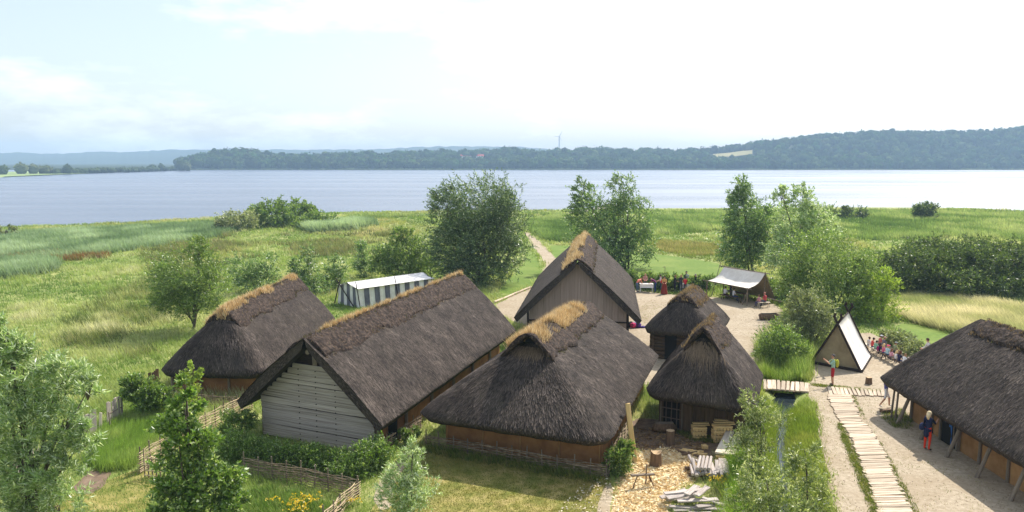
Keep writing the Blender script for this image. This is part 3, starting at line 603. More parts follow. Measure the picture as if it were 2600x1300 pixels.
def wall_pts(h, inset_f, inset_s, inset_b=None):
    a_, b_ = -h.L / 2 + inset_f, h.L / 2 - (inset_b or inset_f); v = h.W / 2 - inset_s
    return [(a_, -v), (a_, v), (b_, v), (b_, -v)]
def clay_walls(h, parent, ins_f, ins_s, top, mat_, post=None, posts_front=4, posts_side=5, post_w=.14, ins_b=None):
    c = wall_pts(h, ins_f, ins_s, ins_b)
    for i in range(4):
        (u0, v0), (u1, v1) = c[i], c[(i + 1) % 4]; n = 12; b = MB(); V = []
        for j in range(n + 1):
            t = j / n; u, v = u0 + (u1 - u0) * t, v0 + (v1 - v0) * t
            for zz in (-.05, .4, .9, top): V.append(h.w(u, v, zz) + np.array([*(.02 * (RG.uniform(-1, 1, 2))), 0]))
        F = [(j * 4 + k, j * 4 + 4 + k, j * 4 + 5 + k, j * 4 + 1 + k) for j in range(n) for k in range(3)]
        mk('wall', V, F, mat_, parent, smooth=True)
        if post:
            m_ = posts_front if i in (0, 2) else posts_side; ou, ov = (v1 - v0), -(u1 - u0); l = math.hypot(ou, ov); ou, ov = ou / l, ov / l
            for j in range(m_):
                t = (j + .02) / (m_ - 1 + .04) if m_ > 1 else .5; u, v = u0 + (u1 - u0) * t - ou * 0.05, v0 + (v1 - v0) * t - ov * 0.05
                piece('post', 'pole', h.w(u, v, -.1), h.w(u, v, top), post_w, post_w, post, parent)

# --- left house: clay panels between posts, hipped front, golden grass on the ridge
hA = House([-15.15, 45.57, .04, 14.52, 5.7, 1.46, 4.20, 1.56, .56, .04])
hA.i1 = 2.4
tA = thing('thatched_house', hA.w(0, 0, 0), 'leftmost thatched house with orange clay panels and golden grass on ridge', 'house', 'thatched houses')
hA.roof(tA, 'hip', 24000); clay_walls(hA, tA, .75, .55, 1.5, M['clay'], M['postwood'], 4, 7)
hA.cap(-hA.L / 2 + 1.9, hA.L / 2 - .5, .95, .16, ng=1800, gh=.3, seed=3, gsel=lambda u, v, n: (v < .3) & (n + (v < -.35) * .25 > .5))
# --- second house: boarded gable
hB = House([-5.89, 39.99, .30, 18.26, 7.53, 1.75, 4.80, 0, 0, .13], 4.95)
tB = thing('thatched_house', hB.w(0, 0, 0), 'long thatched house whose front gable is clad in pale grey boards', 'house', 'thatched houses')
hB.roof(tB, 'gable', 40000, .38); 
hB.cap(-hB.L / 2 + .12, hB.L / 2 - .1, 1.0, .11, ng=1300, gh=.3, seed=6, gsel=lambda u, v, n: ((v < -.05) & (v > -.6) & (n > .34) & (u > -7.2)) | ((n > .8) & (v < .6)))
uF = -hB.L / 2 + .75; hw = hB.W / 2 - .85
def gable_top(h, v, low=.42): return h.he + (h.hr - h.he) * (1 - abs(v) / (h.W / 2)) - low
z = .02; i = 0; hts = [.3, .27, .22, .25, .21, .28, .3, .2, .24, .27, .19, .24, .26, .22, .3, .25, .22]
for bh in hts:
    zc = z + bh / 2; vm = hw
    lim = (1 - (z + bh + .42 - hB.he) / (hB.hr - hB.he)) * hB.W / 2
    vm = min(hw, lim) + .03
    if vm < .55 or z + bh > 3.62: break
    e = [random.uniform(-.05, .04), random.uniform(-.05, .04)] if vm >= hw else [0, 0]; tl = .012 * math.sin(i * 1.7)
    p0, p1 = hB.w(uF - .02 - .012 * (i % 2), -vm - e[0], zc), hB.w(uF - .02 - .012 * (i % 2), vm + e[1], zc - tl)
    nrm = hB.w(1, 0, 0) - hB.w(0, 0, 0)
    piece('board', 'board', p0, p1, .045, bh * .94, M['greyboard'], tB)
    z += bh; i += 1
for vv in (-.85, .05, 1.05):                       # rows of nail heads
    for k in range(14):
        zz = .12 + k * .24
        if zz < gable_top(hB, vv, .6): MB().box(hB.w(uF - .062, vv, zz), (.035, .03, .035), -hB.th).obj('nail', M['void'], tB)
c = wall_pts(hB, .8, .8)
mk('back_panel', [hB.w(uF + .1, -hw, -.05), hB.w(uF + .1, hw, -.05), hB.w(uF + .1, hw, gable_top(hB, hw)), hB.w(uF + .1, 0, gable_top(hB, 0)), hB.w(uF + .1, -hw, gable_top(hB, hw))], [(0, 1, 2, 3, 4)], M['darkwood'], tB)  # dark sheet added so gaps between boards read as shadow lines
for sd_ in (-1, 1):
    V = [h_ for j in range(13) for h_ in (hB.w(uF + .02 + (hB.L - 1.6) * j / 12, sd_ * hw, -.05), hB.w(uF + .02 + (hB.L - 1.6) * j / 12, sd_ * hw, gable_top(hB, hw, .1)))]
    mk('wall', V, [(j * 2, j * 2 + 2, j * 2 + 3, j * 2 + 1) for j in range(12)], M['clay'], tB)
    for j in range(6): piece('post', 'pole', hB.w(uF + .12 + 2.9 * j, sd_ * (hw + .06), -.1), hB.w(uF + .12 + 2.9 * j, sd_ * (hw + .06), 2.0), .16, .16, M['postwood'], tB)
piece('ridge_beam', 'pole', hB.w(-hB.L / 2 + .2, 0, hB.hr - .62), hB.w(uF + .6, 0, hB.hr - .62), .2, .2, M['postwood'], tB)
piece('gable_post', 'board', hB.w(uF + .02, 0, 3.3), hB.w(uF + .02, 0, hB.hr - .5), .2, .06, M['postwood'], tB)
MB().box(hB.w(uF + 1.35, hw + .02, .95), (.75, .1, 1.5), -hB.th).obj('doorway', M['void'], tB)
# --- central house: hipped front with smoke hole
hC = House([2.02, 35.7, .32, 14.27, 8.2, 1.87, 4.72, 3.85, .96, .08], 4.3)
tC = thing('thatched_house', hC.w(0, 0, 0), 'big hipped thatched house with smoke hole and thick golden tufts on ridge', 'house', 'thatched houses')
hC.roof(tC, 'hip', 42000); clay_walls(hC, tC, 1.85, .7, 1.75, M['clay'], M['claydull'], 5, 6, .06)
hC.cap(-hC.L / 2 + 3.8, hC.L / 2 - .9, 1.15, .2, hood=1.05, ng=1900, gh=.42, seed=9, gsel=lambda u, v, n: (u < hC.L / 2 - 1.0) & (v < .55) & (u + v * .4 < 4.5) & (n > .40))
# --- woodcutter's house
hD = House([9.03, 34.95, .36, 6.37, 4.86, 2.02, 4.51, 1.64, .76, .17])
tD = thing('thatched_house', hD.w(0, 0, 0), 'small thatched house of upright brown planks behind the wood yard', 'house', 'thatched houses')
hD.roof(tD, 'hip', 20000)
hD.cap(-hD.L / 2 + 1.7, hD.L / 2 - .9, .85, .2, hood=.6, ng=260, gh=.14, gold=STRAW, seed=13, gsel=lambda u, v, n: (v < .1) & (n > .45))
c = wall_pts(hD, 1.3, .55, .75)
for i in range(4):
    (u0, v0), (u1, v1) = c[i], c[(i + 1) % 4]; n = int(round(math.hypot(u1 - u0, v1 - v0) / .19))
    for j in range(n):
        t = (j + .5) / n; off = .018 * (j % 2)
        if i == 0 and .03 < t < .27: continue
        u, v = u0 + (u1 - u0) * t, v0 + (v1 - v0) * t
        ax = h_ = (hD.w(u1, v1, 0) - hD.w(u0, v0, 0)); ax = ax / np.linalg.norm(ax)
        piece('plank', 'board', hD.w(u - off * (i == 0), v, -.05), hD.w(u - off * (i == 0), v, 2.3), .19, .04, M['darkboard'], tD, up=np.cross(ax, (0, 0, 1)))
(u0, v0), (u1, v1) = c[0], c[1]
door = mk('door', [hD.w(u0 + .05, v0 + (v1 - v0) * t, z) for t, z in ((.02, 0), (.28, 0), (.28, 1.9), (.02, 1.9))], [(0, 1, 2, 3)], M['void'], tD)
for t in (.02, .28): piece('door_post', 'pole', hD.w(u0 - .04, v0 + (v1 - v0) * t, 0), hD.w(u0 - .04, v0 + (v1 - v0) * t, 2.0), .07, .07, M['postwood'], door)
for t in (.085, .15, .215): piece('lattice_bar', 'pole', hD.w(u0 - .02, v0 + (v1 - v0) * t, .1), hD.w(u0 - .02, v0 + (v1 - v0) * t, 1.5), .05, .05, M['brownboard'], door)
for z in (.1, .55, 1.0, 1.5): piece('lattice_bar', 'pole', hD.w(u0 - .05, v0 + (v1 - v0) * .03, z), hD.w(u0 - .05, v0 + (v1 - v0) * .27, z), .05, .05, M['postwood' if z == 1.5 else 'brownboard'], door)
# --- big rear house: gable of upright planks
hE = House([5.32, 58.39, .12, 18.33, 8.28, 2.01, 5.75, 0, 0, .01])
tE = thing('thatched_house', hE.w(0, 0, 0), 'tall thatched house at the back with gable of upright brown planks', 'house', 'thatched houses')
hE.roof(tE, 'gable', 16000, .36)
hE.cap(-hE.L / 2 + .1, hE.L / 2 - .1, 1.0, .16, ng=900, gh=.3, seed=16, gsel=lambda u, v, n: (v < .15) & (n + (v < -.2) * .15 > .45) | (n > .72))
uE = -hE.L / 2 + .75; hwE = hE.W / 2 - .95; n = 34
for j in range(n):
    v = -hwE + (j + .5) * 2 * hwE / n; zt = gable_top(hE, v, .3); o = .012 * (j % 2)
    nrm = hE.w(-1, 0, 0) - hE.w(0, 0, 0)
    piece('plank', 'board', hE.w(uE - o - .04, v, 1.62), hE.w(uE - o - .04, v, zt), 2 * hwE / n, .04, M['gableboard'], tE, up=nrm)
    piece('plank', 'board', hE.w(uE - o, v, -.05), hE.w(uE - o, v, 1.64), 2 * hwE / n, .04, M['gableboard'], tE, up=nrm)
mk('back_panel', [hE.w(uE + .1, -hwE, -.05), hE.w(uE + .1, hwE, -.05), hE.w(uE + .1, hwE, gable_top(hE, hwE, .2)), hE.w(uE + .1, 0, gable_top(hE, 0, .2)), hE.w(uE + .1, -hwE, gable_top(hE, hwE, .2))], [(0, 1, 2, 3, 4)], M['darkwood'], tE)
piece('sill_beam', 'board', hE.w(uE - .09, -hwE - .05, 1.62), hE.w(uE - .09, hwE + .05, 1.62), .07, .09, M['darkwood'], tE)
for sd_ in (-1, 1):
    V = [hE.w(uE, sd_ * hwE, -.05), hE.w(-uE, sd_ * hwE, -.05), hE.w(-uE, sd_ * hwE, 2.3), hE.w(uE, sd_ * hwE, 2.3)]
    mk('wall', V, [(0, 1, 2, 3)], M['brownboard'], tE)
    for j in range(5): piece('post', 'pole', hE.w(uE + j * 4.1, sd_ * (hwE + .09), -.05), hE.w(uE + j * 4.1, sd_ * (hwE + .09), 2.2), .16, .16, M['darkwood'], tE)
# --- small round-cornered house of stacked logs
hF = House([11.2, 48.2, .42, 6.2, 4.5, 2.0, 3.95, 1.5, 1.5, .02])
tF = thing('thatched_house', hF.w(0, 0, 0), 'small log house with rounded thatch roof beside the market yard', 'house', 'thatched houses')
hF.roof(tF, 'hip', 11000)
hF.cap(-hF.L / 2 + 1.1, hF.L / 2 - 1.3, .95, .17, ng=420, gh=.2, gold=STRAW, seed=19)
c = wall_pts(hF, .75, .6)
for i in range(4):
    (u0, v0), (u1, v1) = c[i], c[(i + 1) % 4]; l = math.hypot(u1 - u0, v1 - v0); du, dv = (u1 - u0) / l * .22, (v1 - v0) / l * .22
    for k in range(9): piece('log', 'pole', hF.w(u0 - du, v0 - dv, .13 + k * .235 + .1 * (i % 2)), hF.w(u1 + du, v1 + dv, .13 + k * .235 + .1 * (i % 2)), .25, .25, M['darkboard'], tF)
(u0, v0), (u1, v1) = c[0], c[1]
MB().box(hF.w(u0 - .14, v0 + (v1 - v0) * .33, .9), (.7, .1, 1.75), -hF.th).obj('doorway', M['void'], tF)
# --- right-hand long house: clay wall with raking posts under a deep eave
hG = House([21.35, 26.25, 0.0, 21.3, 7.3, 1.78, 4.95, 2.6, 2.3, 0])
tG = thing('thatched_house', hG.w(0, 0, 0), 'long thatched house cut by the right edge with raking posts', 'house', 'thatched houses')
hG.roof(tG, 'hip', 50000)
hG.cap(-hG.L / 2 + 2.2, hG.L / 2 - 2.8, .75, .12, ng=500, gh=.1, gold=STRAW * .8, seed=23, mat_=M['thatch'] if 0 else M['turf'])
clay_walls(hG, tG, 1.7, 1.1, 2.05, M['claydull'], M['postwood'], 4, 11, .13)
vG = -(hG.W / 2 - 1.1)
for yy in np.arange(24.4, 36.0, 2.05):
    u = yy - hG.cy
    piece('raking_post', 'pole', hG.w(u, vG - .95, -.05), hG.w(u + .1, vG - .12, 1.95), .17, .15, M['postwood'], tG)
for yy in (34.6,):
    for (x_, s_) in ((vG - .85, 1), (vG - .65, 1)): piece('porch_post', 'pole', hG.w(yy - hG.cy + .8, x_, 0), hG.w(yy - hG.cy + .8, x_ + .1, 1.95), .1, .1, M['postwood'], tG)
dy = 31.9
dr = MB().box((hG.cx + vG - .04, dy, .9), (.12, 1.15, 1.8)).obj('doorway', M['void'], tG)
for s_ in (-1, 1): piece('door_post', 'board', (hG.cx + vG - .09, dy + s_ * .66, 0), (hG.cx + vG - .09, dy + s_ * .66, 1.95), .16, .1, M['postwood'], dr)
# ------------------------------------------------------------------ trees and shrubs
WIND = np.array([-.55, -.1, .1])
PAL = {  # leaf colours: body, light, pale underside
 'willow': (srgb(76, 106, 48), srgb(112, 138, 72), srgb(170, 186, 142)),
 'silver': (srgb(108, 136, 74), srgb(152, 174, 112), srgb(206, 218, 184)),
 'green': (srgb(78, 104, 40), srgb(112, 138, 56), srgb(150, 168, 100)),
 'lime': (srgb(112, 138, 40), srgb(146, 168, 58), srgb(172, 188, 90)),
 'dark': (srgb(52, 72, 30), srgb(88, 108, 48), srgb(134, 146, 84)),
 'bright': (srgb(76, 106, 38), srgb(112, 140, 54), srgb(178, 194, 130)),
 'ditch': (srgb(92, 112, 50), srgb(128, 142, 76), srgb(186, 194, 144)),
 'deep': (srgb(60, 84, 44), srgb(92, 114, 64), srgb(148, 164, 124)),
 'dusty': (srgb(98, 112, 66), srgb(132, 142, 94), srgb(168, 174, 132)),
}
def leaves(P, D, ln, wd, cols, g):
    """P (n,3) leaf feet, D (n,3) leaf directions -> kite-shaped leaves"""
    n = len(P); D = D / (np.linalg.norm(D, axis=1)[:, None] + 1e-9); r = g.normal(0, 1, (n, 3)); S = np.cross(D, r); S /= np.linalg.norm(S, axis=1)[:, None] + 1e-9
    ln = ln * g.uniform(.5, 1.45, (n, 1)); S = S * wd * 1.3 * g.uniform(.7, 1.2, (n, 1)) / 2; nn = np.cross(D, S); nn /= np.linalg.norm(nn, axis=1)[:, None] + 1e-9
    a = P; b = P + D * ln * .45 + S + nn * ln * .06; c = P + D * ln; d = P + D * ln * .45 - S + nn * ln * .06
    return np.stack([a, b, c, d], 1).reshape(-1, 3), np.arange(4 * n).reshape(-1, 4), np.repeat(cols, 4, 0)
def crown_mesh(lobes, nleaf, ln, wd, pal, seed, wind=1., up=.35, clump=.34, pale=.16, hollow=.55):
    """lobes [(centre, radii)] -> sprays of leaves in clumps through the crown"""
    g = np.random.default_rng(seed); vol = np.array([np.prod(r) ** .66 for _, r in lobes]); vol = vol / vol.sum(); Ps, Ds, Cs = [], [], []; c0, c1, c2 = (np.array(c) * np.array([1.36, 1.34, 1.42]) for c in PAL[pal])
    tips = []
    for (c, r), f in zip(lobes, vol):
        c = np.asarray(c, float); r = np.asarray(r, float); n = int(nleaf * f * 1.5); per = 13; sp = 9
        ncl = max(5, n // (per * sp))
        d = g.normal(0, 1, (ncl, 3)); d /= np.linalg.norm(d, axis=1)[:, None]; rad = g.uniform(hollow ** 3, 1, ncl) ** (1 / 3)
        cc = c + d * r * rad[:, None]; tips += list(cc[:6])
        rc = clump * r.mean()
        shade = g.uniform(.72, 1.2, ncl)
        m = ncl * sp; ci = np.repeat(np.arange(ncl), sp)
        o = cc[ci] + g.normal(0, .55, (m, 3)) * rc
        sd_ = d[ci] * .7 + WIND * wind + np.array([0, 0, up]) + g.normal(0, .5, (m, 3)); sd_ /= np.linalg.norm(sd_, axis=1)[:, None]
        sl = rc * g.uniform(.8, 1.7, m)
        k = np.tile(np.linspace(0, 1, per), m); si = np.repeat(np.arange(m), per)
        P = o[si] + sd_[si] * (sl[si] * k)[:, None]; P[:, 2] -= (k ** 2) * sl[si] * .22 * (1 - up)
        D = sd_[si] * .8 + g.normal(0, .55, (len(si), 3)) + np.array([-.12 * wind, 0, -.05])
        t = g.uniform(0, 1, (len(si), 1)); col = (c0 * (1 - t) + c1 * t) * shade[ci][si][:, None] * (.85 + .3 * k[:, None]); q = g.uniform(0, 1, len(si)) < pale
        col[q] = c2 * g.uniform(.8, 1.1, (q.sum(), 1)); Ps.append(P); Ds.append(D); Cs.append(col)
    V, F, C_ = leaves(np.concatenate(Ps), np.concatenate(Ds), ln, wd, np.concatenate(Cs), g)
    return V, F, C_, tips
def tree(name, label, cat, base, lobes, nleaf, pal='willow', leaf=None, stems=1, tr=None, wind=1., up=.35, group=None, depth=None, pale=.16, clump=.34, squash=.85, lobe_z=None, bark=None, hollow=.55):
    """base (px, py): where the trunk meets the ground; lobes (px, py, rx, ry) as outlined in the photograph, given real depth round the trunk"""
    b = ground_at(*base) if depth is None else np.array([*at_depth(base[0], base[1], depth)[:2], 0.]); b[2] = float(gz(b[0], b[1])); y = b[1]; s = y / FPX; g = np.random.default_rng(int(abs(b[0] * 37 + b[1] * 11)) % 9999)
    L_ = []
    for i, (px, py, rx, ry, *dd) in enumerate(lobes):
        rxm, rym = rx * s, ry * s; dy = dd[0] if dd else (g.uniform(-.45, .45) * rxm if i else 0)
        L_.append((at_depth(px, py, y + dy), (rxm, rxm * squash, rym)))
    px1 = y / 773.; ln, wd = leaf or (max(.10, px1 * 2.3), max(.028, px1 * .75))
    V, F, C_, tips = crown_mesh(L_, nleaf, ln, wd, pal, int(b[0] * 13 + b[1]) % 5000 + 1, wind, up, clump, pale, hollow)
    V[:, 2] = np.maximum(V[:, 2], b[2] + .02)
    t = thing(name, b, label, cat, group)
    top = max(c[2] + r[2] * .5 for c, r in L_); tr = tr or .02 * top; T = MB()
    for k in range(stems):
        an = 2 * math.pi * k / stems; o = np.array([math.cos(an), math.sin(an), 0]) * tr * 2.2 * (stems > 1); c, r = L_[k % len(L_)] if stems > 1 else max(L_, key=lambda q: q[0][2])
        e = np.array(c) + (0, 0, r[2] * .3); m1 = b + o + (e - b) * .35 + np.array([g.normal(0, .06), g.normal(0, .06), 0]) * top * .3; m2 = b + o + (e - b) * .7 + g.normal(0, .02, 3) * top
        T.tube([b + o - (0, 0, .1), b + o + (0, 0, .15), m1, m2, e], [tr * 1.25, tr, tr * .8, tr * .5, tr * .15], 7)
    for (c, r) in L_:
        st = b + (0, 0, max(.25 * (c[2] - b[2]), .1)); T.tube([st, (st + np.array(c)) / 2 + g.normal(0, .08, 3) * np.array(r), np.array(c) + (0, 0, r[2] * .2)], [tr * .55, tr * .38, tr * .14], 5)
    for q in tips:
        c = min((np.array(c) for c, r in L_), key=lambda c: np.linalg.norm(c - q)); T.tube([c - (0, 0, .2), (c + q) / 2 + g.normal(0, .05, 3), q], [tr * .22, tr * .14, tr * .06], 4)
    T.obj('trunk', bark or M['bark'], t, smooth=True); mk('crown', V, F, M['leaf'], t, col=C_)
    return t
tree('willow_tree', 'big many-stemmed willow in leaf beside the sandy path', 'tree', (1218, 722), [(1225, 525, 85, 62), (1135, 545, 40, 75), (1290, 565, 45, 70), (1215, 620, 105, 75), (1150, 640, 50, 60), (1285, 650, 45, 50), (1210, 690, 70, 28), (1230, 580, 80, 60)], 40000, 'deep', stems=7, tr=.12, group='willows between village and lake')
tree('willow_tree', 'two-peaked willow directly behind the tall back house', 'tree', (1590, 682), [(1582, 492, 28, 50), (1600, 555, 50, 60), (1480, 488, 22, 34), (1500, 545, 42, 55), (1530, 605, 75, 50), (1610, 620, 45, 58), (1560, 650, 60, 30)], 23000, 'willow', stems=3, tr=.12, group='willows between village and lake')
tree('willow_tree', 'slender willow behind the open canvas awning', 'tree', (1908, 702), [(1880, 487, 24, 40), (1895, 555, 46, 60), (1893, 625, 58, 48), (1945, 570, 22, 50)], 17000, 'willow', stems=2, tr=.11, group='willows between village and lake')
tree('willow_tree', 'silvery willow blown sideways right of the awning', 'tree', (2035, 720), [(1985, 502, 17, 28), (2038, 505, 22, 36), (2030, 570, 52, 50), (2078, 590, 40, 66), (2000, 640, 48, 50)], 17000, 'silver', stems=3, tr=.11, pale=.3, group='willows between village and lake')
tree('willow_bush', 'broad light green willow bush behind the wooden tent', 'bush', (2120, 800), [(2100, 665, 92, 62), (2180, 700, 52, 66), (2030, 705, 48, 48), (2120, 745, 100, 48)], 24000, 'green', stems=6, tr=.06, group='bushes by the ditch', pale=.22)
tree('leafy_bush', 'yellow green bush between thicket and wooden tent', 'bush', (2238, 812), [(2240, 735, 32, 46), (2222, 790, 55, 34), (2180, 800, 40, 30)], 9000, 'lime', stems=4, tr=.05, group='bushes by the ditch', wind=.4)
tree('willow_bush', 'grey green willow bush left of the wooden tent', 'bush', (2062, 872), [(2055, 790, 46, 52), (2092, 832, 44, 40), (2032, 768, 26, 36), (2020, 840, 40, 36)], 12000, 'dusty', stems=6, tr=.04, group='bushes by the ditch', wind=.5)
tree('leafy_bush', 'dark green low bush at the ditch before the tent', 'bush', (1985, 925), [(1975, 872, 48, 42), (1950, 905, 32, 26), (2015, 900, 32, 26)], 9000, 'green', stems=5, tr=.03, group='bushes by the ditch', wind=.4)
tree('hawthorn_thicket', 'long dark thicket at right behind the pale tall grass', 'thicket', (2420, 752), [(x, 640 + 8 * math.sin(x * .05), 52, 26, 5 + 2 * math.sin(x * .11)) for x in range(2310, 2690, 44)] + [(x, 672 + 7 * math.sin(x * .09), 50, 32, 2 + 1.5 * math.sin(x * .07)) for x in range(2262, 2690, 40)] + [(x, 708 + .05 * (x - 2250), 46, 30, -.6 + .8 * math.sin(x * .13)) for x in range(2242, 2690, 42)], 78000, 'dark', stems=8, tr=.07, wind=.2, up=.15, clump=.26, squash=1.2, pale=.08)
tree('shrub', 'low dark shrub on the shore meadow right of centre', 'shrub', (2130, 557), [(2125, 541, 26, 14), (2165, 547, 34, 10), (2198, 549, 14, 8)], 3400, 'dark', stems=3, tr=.06, wind=.3, group='shrubs on the shore meadow')
tree('shrub', 'round dark shrub alone on the right shore meadow', 'shrub', (2352, 557), [(2352, 538, 24, 17)], 2600, 'dark', stems=3, tr=.06, wind=.2, group='shrubs on the shore meadow', hollow=.2)
tree('shrub', 'big rounded shrub at the left shore beside grey one', 'shrub', (690, 576), [(690, 545, 54, 33), (730, 552, 36, 26), (655, 552, 30, 24)], 9000, 'green', stems=5, tr=.1, wind=.1, up=.05, clump=.22, group='shrubs on the shore meadow', hollow=.5)
tree('shrub', 'rounded shrub right behind the big left shore shrub', 'shrub', (760, 568), [(760, 535, 36, 24), (790, 548, 20, 20)], 5000, 'green', stems=4, tr=.1, wind=.1, up=.05, clump=.22, group='shrubs on the shore meadow', hollow=.5)
tree('shrub', 'grey green shrub left of the big shore shrub', 'shrub', (605, 584), [(612, 562, 42, 20), (575, 570, 24, 12)], 3600, 'dusty', stems=4, tr=.08, wind=.6, group='shrubs on the shore meadow', pale=.3)
tree('shrub', 'low spreading shrub right of the rounded shore shrubs', 'shrub', (808, 578), [(810, 562, 44, 13), (780, 568, 26, 10)], 2600, 'green', stems=3, tr=.06, wind=.3, group='shrubs on the shore meadow')
tree('thorn_bush', 'sparse small thorn bush at the left water edge', 'shrub', (18, 602), [(16, 585, 18, 10)], 420, 'dusty', stems=4, tr=.08, wind=.2, group='shrubs on the shore meadow')
tree('round_tree', 'small round-crowned tree on the meadow left of clay house', 'tree', (492, 842), [(480, 700, 72, 55), (505, 640, 30, 34), (430, 742, 50, 40), (535, 730, 46, 46), (470, 765, 66, 24)], 17000, 'green', tr=.11, pale=.2, squash=1.0)
for lb, b_, lo, nl in (('spreading willow sapling behind the leftmost roof', (650, 748), [(628, 690, 36, 32), (685, 676, 20, 32), (660, 715, 50, 26)], 5200),
                       ('thin willow sapling leaning beside the leftmost roof peak', (762, 745), [(752, 680, 14, 26), (765, 715, 22, 28)], 2300),
                       ('taller thin willow sapling left of the striped tent', (800, 748), [(783, 660, 15, 28), (798, 700, 22, 34), (815, 738, 34, 20)], 3400),
                       ('feathery willow sapling nearest the striped tent front', (858, 738), [(865, 676, 18, 22), (848, 706, 26, 26)], 2600),
                       ('thin upright willow sapling behind the striped tent', (925, 705), [(920, 650, 14, 28), (928, 684, 22, 20)], 2300)):
    tree('willow_sapling', lb, 'sapling', b_, lo, nl, 'willow', stems=4, tr=.025, group='willow saplings by the striped tent', pale=.25, clump=.5)
tree('leafy_bush', 'dense pointed bush behind the striped tent', 'bush', (1045, 712), [(1030, 640, 50, 40), (1022, 598, 24, 26), (1075, 672, 42, 34), (975, 662, 32, 32), (1035, 685, 60, 26)], 12000, 'green', stems=6, tr=.05, wind=.5)
tree('willow_tree', 'tall willow at the left picture edge in the foreground', 'tree', (85, 1358), [(20, 850, 26, 48), (35, 905, 48, 50), (60, 950, 70, 75), (150, 965, 70, 50), (55, 1075, 95, 80), (165, 1080, 60, 80), (35, 1200, 85, 75), (140, 1210, 62, 62), (222, 1000, 28, 40), (215, 1120, 34, 50), (30, 1290, 80, 50), (150, 1290, 70, 46)], 22000, 'silver', (.2, .03), stems=2, tr=.09, pale=.22, clump=.26, up=.8)
tree('apple_tree', 'young fruit tree with glossy leaves in front of wattle gate', 'tree', (505, 1392), [(472, 985, 20, 30), (470, 1045, 36, 46), (452, 1110, 56, 46), (510, 1140, 48, 50), (475, 1205, 70, 55), (555, 1235, 56, 58), (450, 1280, 60, 46), (590, 1290, 40, 36)], 12500, 'bright', (.14, .062), tr=.075, wind=.15, up=.5, pale=.12, clump=.3)
tree('willow_bush', 'pale feathery willow bush at the bottom of the garden path', 'bush', (1040, 1345), [(1048, 1150, 17, 34), (1022, 1205, 40, 42), (1055, 1250, 46, 48), (1010, 1280, 40, 44)], 5000, 'silver', (.14, .024), stems=7, tr=.025, pale=.3, clump=.45, up=.8)
for lb, b_, lo, nl in (('willow sapling at the ditch nearest the wooden bridge', (1935, 1200), [(1912, 1030, 34, 40), (1940, 1090, 50, 50), (1905, 1150, 44, 46)], 4300),
                       ('low willow sapling overhanging the sawn boards by the ditch', (1905, 1290), [(1912, 1190, 24, 34), (1925, 1240, 30, 40)], 3000),
                       ('willow sapling in the middle of the ditch before pool', (1985, 1390), [(1945, 1230, 50, 48), (1930, 1290, 60, 40), (2000, 1290, 56, 36)], 4300),
                       ('willow sapling on the path side of the ditch', (2050, 1330), [(2042, 1150, 24, 46), (2048, 1215, 44, 52), (2064, 1275, 52, 46)], 3400)):
    tree('willow_sapling', lb, 'sapling', b_, lo, nl, 'ditch', (.12, .028), stems=4, tr=.03, group='willow saplings along the ditch', pale=.24, clump=.42, up=.7, wind=.6)
tree('leafy_shrub', 'dense dark green shrub beside the grey paling fence', 'shrub', (368, 1060), [(360, 1002, 42, 36), (395, 1015, 34, 30), (335, 985, 26, 26)], 9000, 'green', (.11, .05), stems=4, tr=.04, wind=.1, pale=.1)
tree('elder_sapling', 'small pale sapling growing at the wattle fence by clay house', 'sapling', (478, 1060), [(492, 945, 22, 22), (470, 985, 28, 24), (480, 1010, 22, 24)], 2400, 'lime', (.1, .05), tr=.03, wind=.1)
tree('leafy_shrub', 'shaded shrub at the corner of the boarded gable', 'shrub', (600, 1115), [(590, 1075, 34, 24), (622, 1068, 26, 20)], 4200, 'green', (.09, .035), stems=4, tr=.03, wind=.1)
tree('leafy_shrub', 'leafy climber over the fence between the two big houses', 'shrub', (1030, 1130), [(1015, 1108, 24, 18), (1042, 1100, 20, 14), (985, 1130, 20, 14)], 3000, 'green', (.08, .035), stems=4, tr=.02, wind=.1)
tree('leafy_shrub', 'green shrub at the right corner of the central clay wall', 'shrub', (1572, 1208), [(1572, 1165, 28, 36), (1590, 1140, 18, 26), (1558, 1190, 24, 20)], 5200, 'green', (.09, .035), stems=4, tr=.02, wind=.1)
tree('leafy_shrub', 'green shrub against the right end of plank house', 'shrub', (1905, 1110), [(1908, 1070, 24, 34), (1925, 1040, 18, 26)], 3800, 'green', (.1, .035), stems=4, tr=.02, wind=.1)

def hedge(name, label, px_line, hgt, wid, nleaf, pal, leaf, wob=.25, seed=3):
    P = np.array([ground_at(*p) for p in px_line]); g = np.random.default_rng(seed); d = np.concatenate([[0], np.cumsum(np.linalg.norm(np.diff(P, axis=0), axis=1))]); n = max(3, int(d[-1] / (wid * .7)))
    L_ = []
    for t in np.linspace(0, d[-1], n):
        c = np.array([np.interp(t, d, P[:, 0]), np.interp(t, d, P[:, 1]), 0]); h = hgt * (1 + wob * (g.uniform(-.5, .5)))
        L_.append((c + (0, 0, h * .5), (wid * .62, wid * .62, h * .52)))
    V, F, C_, tips = crown_mesh(L_, nleaf * 2, leaf[0], leaf[1], pal, seed, .15, .4, .34, .1, .3); V[:, 2] = np.maximum(V[:, 2], .02)
    t = thing(name, P[0], label, 'hedge'); T = MB()
    for c, r in L_:
        for k in range(3): b = np.array(c) * (1, 1, 0) + np.array([*g.normal(0, wid * .15, 2), 0]); T.tube([b, b + np.array([*g.normal(0, .1, 2), c[2]])], [.03, .012], 4)
    T.obj('stems', M['bark'], t)['kind'] = 'stuff'; mk('leaves', V, F, M['leaf'], t, col=C_); return t
hedge('hedge', 'thick trimmed hedge in front of the boarded gable', [(588, 1158), (700, 1178), (820, 1200), (900, 1216)], .85, .8, 15000, 'bright', (.075, .028), .3, 4)
